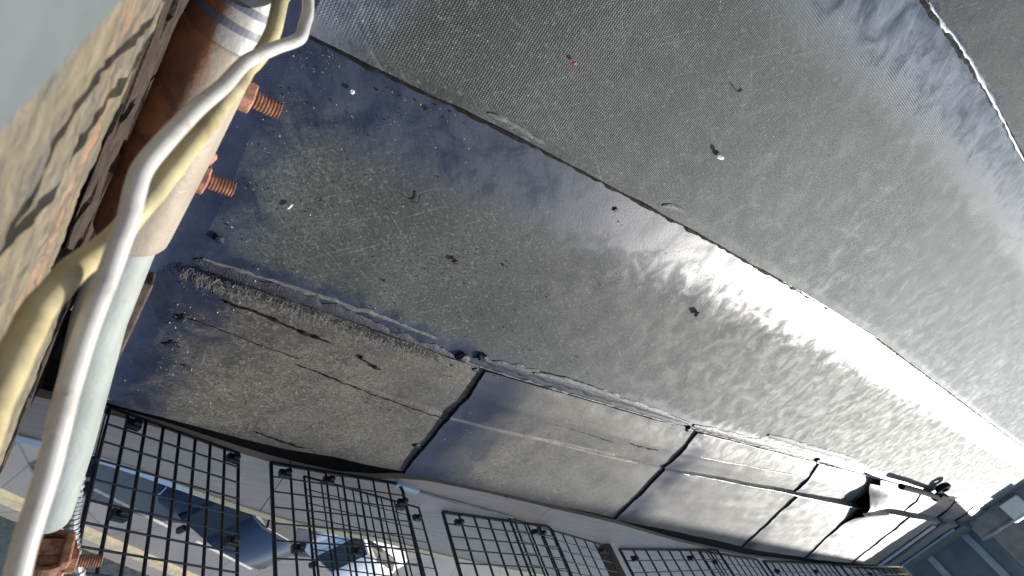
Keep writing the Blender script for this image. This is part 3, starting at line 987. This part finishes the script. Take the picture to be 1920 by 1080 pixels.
# grey box on the wall in the upper left corner
def wp(x, y, off):
    r = ray(x, y)                            # plane x = wall_x(z)+off
    s = (-WD + off) / (r[0] + WT * r[2])
    return CAM + r * s
off = .022
c0, c1, c2, c3 = wp(246, -4, off), wp(-6, 278, off), wp(-130, 260, off), wp(200, -130, off)
q = [Vector(c) for c in (c0, c1)]
dv = (q[1] - q[0])
inw = (Vector(wp(40, 40, off)) - q[0])
inw = (inw - dv * inw.dot(dv) / dv.length_squared).normalized()
pl = [q[0] - dv * .8, q[1] + dv * .8, q[1] + dv * .8 + inw * .09, q[0] - dv * .8 + inw * .09]
nrm = Vector((1, 0, WT)).normalized()
bm = bmesh.new()
lo = [bm.verts.new(v - nrm * .03) for v in pl]
hi = [bm.verts.new(v) for v in pl]
bm.faces.new(hi); bm.faces.new(lo[::-1])
for k in range(4):
    bm.faces.new((lo[k], lo[(k + 1) % 4], hi[(k + 1) % 4], hi[k]))
bmesh.ops.recalc_face_normals(bm, faces=bm.faces[:])
bmesh.ops.bevel(bm, geom=bm.edges[:], offset=.004, segments=3, affect='EDGES', profile=.5)
me = bpy.data.meshes.new('junction_box')
bm.to_mesh(me); bm.free()
me.materials.append(M['grey_box'])
o = link(bpy.data.objects.new('junction_box', me))
smooth_by_angle(o, 30)
tag(o, 'smooth grey box fixed to the wall, blurred in the upper left corner', 'junction box')

# ------------------------------------------------------------------ conduit, connectors, batten beside the pipe
batten = tag(MB().box((.110, -1.12, .03), (.026, .75, .05), None, .004).build('batten', M['brown_wood']), 'dark brown timber batten along the wall foot beside the pipe', 'batten')
cz = [D(152, 850, .98), D(140, 930, .96), D(134, 975, .95), D(136, 1030, .95), D(150, 1100, .96)]
cp = spline(cz, 22)
rs_ = [.0105 if (i // 2) % 2 else .0125 for i in range(len(cp))]
o = tag(MB().tube(cp, rs_, 14).build('flexible_conduit', M['steel'], None), 'grey ribbed flexible conduit squeezed between the pale pipe and the wire mesh', 'conduit')
cn = thing('cable_connector', 'black inline connector on thin wires beside the first mesh panel', 'connector')
v1, v2 = Vector(D(174, 875, 1.2)), Vector(D(163, 930, 1.2))
dd = (v2 - v1).normalized()
rot = dd.to_track_quat('Z', 'Y').to_matrix()
MB().box(v1, (.020, .016, .045), rot, .003).build('plug', M['black_plastic'], cn)
MB().box(v1 + dd * .048, (.018, .015, .026), rot, .003).build('socket', M['black_plastic'], cn)
MB().tube(spline([D(200, 775, 1.2), D(188, 820, 1.2), v1], 8), .0025, 8).build('wire', M['dark_rubber'], cn, smooth=True)
MB().tube(spline([v1 + dd * .06, D(152, 985, 1.2), D(140, 1090, 1.2)], 8), .0025, 8).build('wire', M['steel'], cn, smooth=True)
MB().tube(spline([v1 + dd * .06, D(158, 975, 1.2), D(150, 1040, 1.2), D(148, 1090, 1.2)], 8), .0022, 8).build('wire', M['steel'], cn, smooth=True)
o = tag(MB().tube(spline([D(196, 760, 1.15), D(176, 800, 1.12), D(150, 872, 1.1), D(142, 900, 1.1), D(130, 960, 1.1)], 8), .0035, 8).build('thin_wire', M['dark_rubber'], None, smooth=True),
        'thin black wire hanging beside the batten next to the pale pipe', 'wire')

# ------------------------------------------------------------------ ledge beyond the roof edge
ZL = -0.10
ledge = thing('ledge', 'weathered beige board ledge with a pale rim just beyond the roof edge', 'ledge')
RIM = line([(-.4, -1.30), (.19, -1.46), (.28, -1.51), (.65, -1.68), (.87, -1.77), (1.32, -1.88), (1.55, -1.97), (2.11, -2.14), (3.0, -2.36), (5.3, -2.8), (9.0, -3.2), (11, -3.4)])
ip = [P(x_, y_, ZL) for (x_, y_) in ((205, 776), (330, 810), (447, 850), (560, 881), (690, 905), (750, 892), (900, 921), (1150, 980), (1270, 1015), (1400, 1044), (1500, 1055), (1600, 1066))]
INN = line([(-.4, ip[0][1] + .12)] + [(p[0], p[1]) for p in ip] + [(11, -2.9)])
bx = [-.4, .70, 2.05, 3.6, 5.6, 8.0, 10.7]
for a, b_ in zip(bx[:-1], bx[1:]):
    xs_ = np.linspace(a + .002, b_ - .002, 30)
    tt = np.linspace(0, 1, 7)
    def fl(x, t):
        y = INN(x) + (RIM(x) - INN(x)) * t
        return (x, y, ZL + .002 * nz(x, y, 2, 3.0))
    sheet('board', xs_, tt, fl, M['board'], ledge, thick=.025)
vs, fs = [], []
xr = np.linspace(-.4, 10.7, 140)
for x in xr:
    y = RIM(x)
    for (dy, dz) in ((.014, .002), (.013, .0055), (-.008, .0055), (-.011, .002), (-.011, -.05), (-.003, -.05)):
        vs.append((x, y + dy, ZL + dz))
for i in range(len(xr) - 1):
    for k in range(5):
        fs.append((i * 6 + k, i * 6 + k + 1, (i + 1) * 6 + k + 1, (i + 1) * 6 + k))
obj('rim', vs, fs, M['rim'], ledge)
# gutter in the gap
vs, fs = [], []
for x in xr:
    a, b_ = EDG(x) + .03, INN(x) - .01
    for (t, dz) in ((0, -.02), (.05, -.12), (.5, -.15), (.95, -.12), (1, -.005)):
        vs.append((x, a + (b_ - a) * t, ZL + dz - .004))
for i in range(len(xr) - 1):
    for k in range(4):
        fs.append((i * 5 + k, i * 5 + k + 1, (i + 1) * 5 + k + 1, (i + 1) * 5 + k))
o = tag(obj('gutter', vs, fs, M['deck']), 'dark narrow gutter in the gap between roof edge and board ledge', 'gutter')
# thin pipe with a pale sleeve lying on the ledge
tp = thing('ledge_pipe', 'thin grey pipe with a pale sleeve lying on the board ledge', 'pipe')
def gl(x, y, z=0.0):
    p = P(x, y, ZL + z); return p
MB().tube(spline([gl(745, 908, .008), gl(800, 926, .008), gl(880, 948, .008), gl(960, 970, .008)], 6), .006, 10).build('tube', M['lead'], tp, smooth=True)
a, b_ = Vector(gl(742, 906, .012)), Vector(gl(783, 919, .012))
MB().box((a + b_) / 2, (.020, .026, (b_ - a).length), (b_ - a).to_track_quat('Z', 'Y').to_matrix(), .003).build('sleeve', M['lamp_glass'], tp)
# timber post on the ledge
a = Vector(P(1138, 1018, ZL))
post = tag(MB().box(a + Vector((0, -.03, .35)), (.075, .05, .70), None, .004).build('timber_post', M['brown_wood']), 'weathered timber post standing between the third and fourth mesh panels', 'post')

# ------------------------------------------------------------------ black mesh panels standing on the ledge
bar = bpy.data.meshes.new('wire')
vs, fs = [], []
for z in (0, 1):
    for k in range(6):
        a = math.pi / 3 * k
        vs.append((math.cos(a), math.sin(a), z))
fs = [(k, (k + 1) % 6, 6 + (k + 1) % 6, 6 + k) for k in range(6)] + [tuple(range(5, -1, -1)), tuple(range(6, 12))]
bar.from_pydata(vs, [], fs)
bar.materials.append(M['black_plastic'])
bar.polygons.foreach_set("use_smooth", [len(p.vertices) == 4 for p in bar.polygons])
def wire(p, q, r, parent, name='wire'):
    p, q = Vector(p), Vector(q)
    o = bpy.data.objects.new(name, bar)
    o.location = p - parent_origin(parent)
    o.rotation_euler = (q - p).to_track_quat('Z', 'Y').to_euler()
    o.scale = (r, r, (q - p).length)
    return link(o, parent)
def panel(label, p0, p1, cols, rows, pitch, r, fr, clips, rounded=False, lean=0.0, zb=.012):
    A, B = Vector(P(*p0, ZL + zb)), Vector(P(*p1, ZL + zb))
    t = thing('mesh_panel', label, 'mesh panel', A, 'black wire mesh panels along the street edge')
    H = rows * pitch
    up = Vector((0, -lean, 1))
    e = (B - A)
    eh = e.normalized()
    # frame: one bent rod
    if rounded:
        k = min(.03, e.length * .1)
        pts = [A + up * H, A, B - eh * k] + [B - eh * k + eh * k * math.sin(a) + up * k * (1 - math.cos(a)) for a in (.5, 1.0, 1.57)] + [B + up * H]
    else:
        pts = [A + up * H, A, B, B + up * H]
    fm = MB()
    for i in range(len(pts) - 1):
        fm.tube([pts[i], pts[i + 1]], fr, 8)
    fm.tube([pts[0], pts[-1]], fr, 8)
    fm.build('frame', M['black_plastic'], t)
    off_ = Vector((0, .004, 0))
    for k in range(1, cols):
        p = A + e * (k / cols)
        wire(p, p + up * H, r, t)
    for k in range(1, rows):
        wire(A + up * pitch * k + off_, B + up * pitch * k + off_, r * .62, t)
    for (cx, cz) in clips:
        c = A + e * (cx / cols) + up * (pitch * cz)
        rot = Matrix.Rotation(math.atan2(eh.y, eh.x), 3, 'Z')
        s = pitch * .75
        mb = MB().box(c + Vector((0, .012, 0)), (s * .95, .016, s * .62), rot, .003).box(c + Vector((0, .026, 0)) + eh * s * .18, (s * .5, .012, s * .4), rot, .003)
        mb.build('clip', M['black_plastic'], t)
    return t
PT = .051
panel('first mesh panel, nearest the pale pipe, with the road showing through it', (205, 765), (447, 850), 8, 13, PT, .0042, .0048, [(1.3, .7), (7.5, .7), (1.4, 5.5), (7.5, 5.6), (7.6, 10)])
panel('mesh panel overlapping behind the second one, tipped at its right end', (570, 893), (785, 952), 8, 12, PT, .0030, .0042, [(6.2, .6), (7.4, 1.2)], lean=-.03)
panel('second mesh panel from the pale pipe, with one rounded corner', (508, 868), (752, 908), 8, 12, PT, .0040, .0060, [(.6, .8), (3.0, .8), (7.6, 1.7), (1, 5.5), (4, 5.5)], True)
panel('third mesh panel from the pale pipe, rounded corner against a doubled panel', (830, 960), (1032, 988), 8, 10, .055, .0050, .0075, [(.7, .9), (6.2, .9)], True)
panel('mesh panel doubled up behind the third one, ending at the timber post', (955, 972), (1132, 1022), 8, 10, .055, .0042, .0055, [(2, .8), (7.2, 1)])
panel('fourth mesh panel, just past the timber post', (1162, 1030), (1345, 1032), 9, 8, .075, .006, .009, [(.6, .9), (5.4, .9)])
panel('fifth mesh panel, with finer bars, second past the timber post', (1310, 1033), (1420, 1050), 9, 7, .08, .005, .009, [(1, 1)])
panel('sixth mesh panel, farther along the ledge in shade', (1432, 1053), (1560, 1058), 12, 5, .10, .007, .012, [(.7, 1), (7, 1)])
panel('farthest mesh panel at the dim end of the ledge', (1575, 1060), (1720, 1064), 14, 4, .12, .009, .014, [(3, 1)])

# ------------------------------------------------------------------ street far below
ZS = -7.5
RA = rad(-37.0)
RU = Vector((math.cos(RA), math.sin(RA), 0))
RV = Vector((-math.sin(RA), math.cos(RA), 0))         # to the building
RO = Vector((3.45, -13.71, 0))                        # a point on the road line
def sr(u, v, z=0.0):
    p = RO + RU * u + RV * v
    return (p.x, p.y, ZS + z)
def strip(name, u0, u1, v0, v1, z, mat, h=0.0):
    if h <= 0:
        o = obj(name, [sr(u0, v0, z), sr(u1, v0, z), sr(u1, v1, z), sr(u0, v1, z)], [(0, 1, 2, 3)], mat)
    else:
        c = Vector(sr((u0 + u1) / 2, (v0 + v1) / 2, z + h / 2))
        o = MB().box(c, (u1 - u0, abs(v1 - v0), h), Matrix.Rotation(RA, 3, 'Z')).build(name, mat)
    o['kind'] = 'structure'
    return o
strip('ground', -400, 400, -400, 400, -.02, M['paving'])
strip('road', -300, 300, -.98, 6.6, 0, M['asphalt'])
for u0, u1 in ((-6.8, -5.1), (-2.2, .13), (1.15, 3.6), (4.6, 7.0), (8.0, 10.4), (11.4, 13.8)):
    strip('road_marking', u0, u1, -.04, .04, .004, M['road_paint'])
strip('kerb', -60, 60, -1.19, -.98, 0, M['kerb'], .12)
strip('kerb', -60, 60, 6.6, 6.85, 0, M['kerb'], .12)
strip('pavement', -60, 60, -1.49, -1.19, 0, M['paving'], .11)
strip('verge', -60, 60, -3.6, -1.49, 0, M['verge'], .25)
strip('far_pavement', -60, 60, -9, -3.6, 0, M['paving'], .10)

def make_car(name, label, u, v, paint, flip=1, wagon=False):
    q_ = P(u, v, ZS + .7)
    t = thing(name, label, 'car', (q_[0], q_[1], ZS), None)
    t.rotation_euler = (0, 0, RA + (0 if flip > 0 else math.pi))
    Rz = Matrix.Rotation(t.rotation_euler.z, 4, 'Z')
    def part(nm, vs, fs, mat, parent=None, sm=False):
        me = bpy.data.meshes.new(nm)
        me.from_pydata(vs, [], fs)
        me.materials.append(mat)
        o = link(bpy.data.objects.new(nm, me), parent or t)
        if sm:
            smooth_by_angle(o, 38)
        return o
    # lower body: cross sections along the length
    secs = [(-2.18, .62, .36, .60, .62), (-2.12, .76, .26, .74, .78), (-1.9, .84, .22, .84, .92), (-1.3, .87, .20, .88, .97), (-.3, .88, .20, .90, .95), (.7, .88, .20, .89, .94),
            (1.2, .87, .20, .86, .93), (1.75, .83, .22, .78, .84), (2.05, .74, .25, .66, .70), (2.16, .60, .34, .56, .58)]
    vs, fs = [], []
    for (x, w_, zb, zs, zt) in secs:
        half = [(w_ * .80, zb), (w_ * .97, zb + .10), (w_, (zb + zs) / 2), (w_ * .96, zs), (w_ * .80, zt - .01), (w_ * .40, zt + .015)]
        pr = [(-y, z) for (y, z) in half] + [(y, z) for (y, z) in reversed(half)]
        vs += [(x, y, z) for (y, z) in pr]
    n = 12
    for i in range(len(secs) - 1):
        for k in range(n):
            k2 = (k + 1) % n
            fs.append((i * n + k, (i + 1) * n + k, (i + 1) * n + k2, i * n + k2))
    fs += [tuple(range(n)), tuple(range(len(secs) * n - 1, (len(secs) - 1) * n - 1, -1))]
    bd = part('body', vs, fs, paint, None, True)
    # cabin
    xr0 = -2.0 if wagon else -1.55
    cab = [(xr0, .70, .93, .94), (xr0 + .45, .66, .92, 1.36), (-.7, .64, .92, 1.44), (.15, .63, .92, 1.43), (.55, .64, .92, 1.33), (1.25, .72, .91, .95)]
    vs, fs = [], []
    for (x, w_, z0, z1) in cab:
        wt = w_ - .10 * (z1 - z0) / .5
        vs += [(x, -w_ - .05, z0), (x, -wt, z1 - .05 * (z1 - z0)), (x, -wt * .6, z1), (x, wt * .6, z1), (x, wt, z1 - .05 * (z1 - z0)), (x, w_ + .05, z0)]
    for i in range(len(cab) - 1):
        for k in range(5):
            fs.append((i * 6 + k, (i + 1) * 6 + k, (i + 1) * 6 + k + 1, i * 6 + k + 1))
    part('roof', vs, [tuple(reversed(f)) for f in fs], paint, None, True)
    def quad(nm, pts, mat, push, th=.012):
        pts = [Vector(p) for p in pts]
        nn = (pts[1] - pts[0]).cross(pts[2] - pts[0]).normalized()
        if nn.dot(Vector(push)) < 0:
            nn = -nn
        hi_ = [p + nn * th for p in pts]
        lo_ = [p - nn * .02 for p in pts]
        k = len(pts)
        return part(nm, hi_ + lo_, [tuple(range(k)), tuple(range(2 * k - 1, k - 1, -1))] + [(i, k + i, k + (i + 1) % k, (i + 1) % k) for i in range(k)], mat)
    quad('windscreen', [(1.18, -.66, .985), (1.18, .66, .985), (.62, .53, 1.30), (.62, -.53, 1.30)], M['glass'], (1, 0, 1))
    quad('rear_window', [(xr0 + .06, -.60, 1.0), (xr0 + .06, .60, 1.0), (xr0 + .40, .50, 1.32), (xr0 + .40, -.50, 1.32)], M['glass'], (-1, 0, 1))
    for s in (-1, 1):
        quad('side_window', [(.95, s * .705, .99), (.10, s * .70, .98), (.10, s * .572, 1.36), (.50, s * .575, 1.29)], M['glass'], (0, s, .2))
        quad('side_window', [(.02, s * .70, .98), (-1.1, s * .70, .98), (-1.0, s * .575, 1.34), (.02, s * .572, 1.36)], M['glass'], (0, s, .2))
        quad('headlight', [(2.10, s * .42, .60), (2.02, s * .72, .62), (1.90, s * .74, .74), (2.02, s * .44, .71)], M['lamp_glass'], (1, 0, .5), .015)
        quad('taillight', [(-2.15, s * .45, .62), (-2.08, s * .74, .64), (-2.03, s * .76, .80), (-2.12, s * .47, .78)], M['tail_glass'], (-1, 0, .3), .015)
        mb = MB().box((.85, s * .93, .98), (.12, .20, .14), None, .03)
        part('mirror', mb.v, mb.f, M['trim'])
        for x in (-1.32, 1.32):
            mb = MB().tube([(x, s * .70, .32), (x, s * .72, .32), (x, s * .88, .32), (x, s * .90, .32)], [.29, .32, .32, .29], 20)
            wh = part('wheel', mb.v, mb.f, M['tyre'], None, True)
            mb = MB().tube([(x, s * .86, .32), (x, s * .91, .32)], [.20, .18], 14)
            part('rim', mb.v, mb.f, M['alloy'], wh)
    mb = MB().box((2.14, 0, .40), (.10, 1.15, .12), None, .02)
    part('grille', mb.v, mb.f, M['trim'])
    return t
make_car('parked_car', 'dark navy blue car seen from above through the first mesh panel', 458, 962, M['navy_paint'], -1, True)
make_car('parked_car', 'white car with a sky reflecting windscreen behind the second mesh panel', 668, 1030, M['white_paint'], -1)

# ------------------------------------------------------------------ far end: neighbouring wall, box, shadow bar
nw = thing('neighbouring_wall', 'shaded grey neighbouring wall closing the far end of the roof', 'wall')
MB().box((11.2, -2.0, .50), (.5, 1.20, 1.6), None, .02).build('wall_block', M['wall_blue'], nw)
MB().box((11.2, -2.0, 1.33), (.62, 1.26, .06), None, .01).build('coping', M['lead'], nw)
for k in range(2):
    MB().box((10.93, -1.6 - .6 * k, .5), (.05, .10, 1.55), None, .01).build('pilaster', M['lead'], nw)
nb = thing('shade_house', 'tall blue grey house side, added to shade the ledge, beyond the lower right corner', 'house')
MB().box((12.0, -4.80, -2.0), (1.9, 4.05, 14.0), None, .02).build('wall_block', M['wall_blue'], nb)  # added block, height and place set to cast shade along the ledge
for k in range(3):
    MB().box((11.03, -3.0 - .9 * k, .4), (.05, .12, 3.0), None, .01).build('pilaster', M['lead'], nb)  # pilasters of the added shade house
MB().box((11.02, -4.4, .25), (.04, 3.4, .10), None, .01).build('shade_house_course', M['lead'], nb)
pw = thing('parapet_wall', 'pale sunlit parapet wall at the right border beside the shaded neighbouring wall', 'wall')
MB().box((10.65, .34, .10), (.25, 3.5, .24), None, .01).build('wall_block', M['wall_grey'], pw)
MB().box((10.65, .34, .235), (.30, 3.52, .03), None, .008).build('coping', M['wall_grey'], pw)
gw = thing('boundary_wall', 'plain grey boundary wall behind the pale parapet at the right border', 'wall')
MB().box((12.6, .45, -.6), (.25, 4.2, 3.1), None, .02).build('wall_block', M['wall_grey'], gw)
MB().box((12.6, .45, .975), (.34, 4.25, .05), None, .01).build('coping', M['lead'], gw)
bxo = thing('white_box', 'white metal box standing at the far corner of the roof', 'box')
MB().box((10.4, -.78, .16), (.22, .26, .22), None, .012).build('casing', M['chip_white'], bxo)
MB().box((10.4, -.78, .278), (.26, .30, .02), None, .006).build('lid', M['chip_white'], bxo)
br = thing('shadow_bar', 'dark bar and small ring standing for a cast shadow on the far end of the capping', 'clamp', tuple(P(1760, 940, .08)))
MB().tube([P(1690, 912, .075), P(1725, 921, .075), P(1765, 934, .075)], .026, 10).build('shadow_rod', M['shadow_black'], br)  # near-black shapes laid low to draw a cast shadow
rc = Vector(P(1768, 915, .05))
MB().tube([rc + Vector((.10 * math.cos(a), .045 * math.sin(a), 0)) for a in np.linspace(0, 2 * math.pi, 20)], .026, 8, False).build('shadow_loop', M['shadow_black'], br, smooth=True)
MB().box(P(1762, 932, .07), (.30, .10, .06), None, .02).build('body', M['shadow_black'], br)
# lead strips folded over the shaded far end of the capping
for k, (x, pxs) in enumerate(((8.1, 0), (9.3, 0))):
    g = MB()
    vs, fs = [], []
    for t in np.linspace(.47, .92, 16):
        for dx, dz in ((-.12, .003), (-.07, .010), (.07, .010), (.12, .003)):
            xx = x + dx + .55 * (t - .3)
            y, z = edge_pt(xx, t, 0)
            vs.append((xx, y, z + dz + .012))
    for i in range(15):
        for q in range(3):
            fs.append((i * 4 + q, i * 4 + q + 1, (i + 1) * 4 + q + 1, (i + 1) * 4 + q))
    obj('lead_strip', vs, fs, M['lead'], roof)

# ------------------------------------------------------------------ litter on the felt
def chip(name, px, py, r, mat, label, cat, seed, st=(1, 1), rot=0.0, zb=.004, h=.5):
    p = P(px, py)
    bm = bmesh.new()
    bmesh.ops.create_icosphere(bm, subdivisions=2, radius=1)
    R = Matrix.Rotation(rot, 3, 'Z')
    for v in bm.verts:
        k = 1 + .45 * nz(v.co.x + seed, v.co.y, v.co.z, 1.7)
        c = R @ Vector((v.co.x * k * r * st[0], v.co.y * k * r * st[1], v.co.z * k * r * h))
        v.co = c + Vector((p[0], p[1], zb + r * h * .7))
    bm.verts.index_update()
    vs = [v.co.copy() for v in bm.verts]; fs = [tuple(v.index for v in f.verts) for f in bm.faces]
    bm.free()
    return tag(obj(name, vs, fs, M[mat]), label, cat)
chip('stone', 1305, 586, .010, 'chip_brown', 'brown stone lying alone in the middle of the central felt sheet', 'stone', 1, (1.3, .9), .6, h=.8)
chip('paper_scrap', 1345, 291, .009, 'chip_white', 'white scrap with a dark end on the upper felt sheet', 'scrap', 2, (1.5, .6), .2, .010, .4)
chip('dark_clod', 1340, 283, .006, 'twig', 'dark clod touching the white scrap on the upper felt sheet', 'clod', 3, (1.2, .9), .2, .010, .7)
chip('paper_scrap', 543, 385, .0042, 'chip_white', 'tiny pale scrap on dark felt right of the lower rusty bolt', 'scrap', 4, (1.8, .6), 1.3)
chip('red_scrap', 1073, 115, .0045, 'chip_red', 'tiny red scrap on the dotted upper felt sheet', 'scrap', 5, (1.2, .7), .3, .010)
chip('pebble', 660, 170, .0042, 'chip_white', 'pale pebble on the navy lap below the long upper seam', 'pebble', 6)
chip('dark_clod', 852, 487, .007, 'twig', 'dark clod among grit left of the centre of the central felt sheet', 'clod', 7, (1.3, .6), .4)
chip('stain_clod', 1155, 394, .007, 'chip_brown', 'flat brown clod on the bluish lap below the long upper seam', 'clod', 8, (1.2, .9), .4, .002, .15)
def twig(pts, r, label, zb):
    c = spline([P(x, y, zb + random.uniform(0, .002)) for (x, y) in pts], 5)
    return tag(MB().tube(c, r, 6).build('twig', M['twig'], None, smooth=True), label, 'twig')
twig([(1372, 158), (1384, 172), (1392, 168)], .0013, 'short bent dark twig at the top of the upper felt sheet', .0066)
twig([(770, 378), (784, 380), (788, 366)], .0014, 'small hooked dark fibre on the central felt sheet below the navy lap', .004)
# grit: too many grains to count
g = MB()
def grain(p, r):
    a = random.uniform(0, 6.28)
    vs = [Vector((math.cos(a + k * 2.094) * r, math.sin(a + k * 2.094) * r, 0)) for k in range(3)] + [Vector((random.uniform(-.3, .3) * r, 0, r * 1.1))]
    g.add([Vector(p) + v for v in vs], [(0, 1, 3), (1, 2, 3), (2, 0, 3)])
for (cx, cy, sx, sy, n_, r0) in ((870, 490, 60, 20, 110, .0013), (760, 560, 150, 60, 240, .0011), (600, 700, 150, 60, 260, .0011), (700, 760, 100, 50, 160, .0012), (640, 385, 40, 10, 26, .0012),
                                 (560, 250, 160, 120, 120, .0010), (330, 660, 30, 70, 90, .0012), (430, 560, 70, 30, 80, .0012), (950, 590, 120, 50, 90, .0013), (900, 400, 300, 150, 90, .0012),
                                 (520, 160, 40, 40, 50, .001), (430, 535, 60, 14, 90, .0013), (700, 640, 90, 30, 110, .0012), (840, 700, 30, 20, 60, .0013), (640, 110, 40, 16, 50, .0011), (800, 215, 60, 24, 60, .0012), (480, 330, 120, 60, 90, .001)):
    for k in range(n_):
        x, y = random.gauss(cx, sx), random.gauss(cy, sy)
        p = P(x, y)
        if p[1] < EDG(p[0]) + .03 or p[0] < .17 or p[1] > S1(p[0]) - .01:
            continue
        zz = .004
        if p[1] < S2(p[0]):
            k_ = (S2(p[0]) - p[1]) / (S2(p[0]) - EDG(p[0]))
            zz = .016
        grain((p[0], p[1], zz), r0 * random.lognormvariate(0, .45))
o = g.build('grit', M['chip_tan'], None, kind='stuff')
tag(o, 'scattered tan grit on the central felt sheet', 'grit')
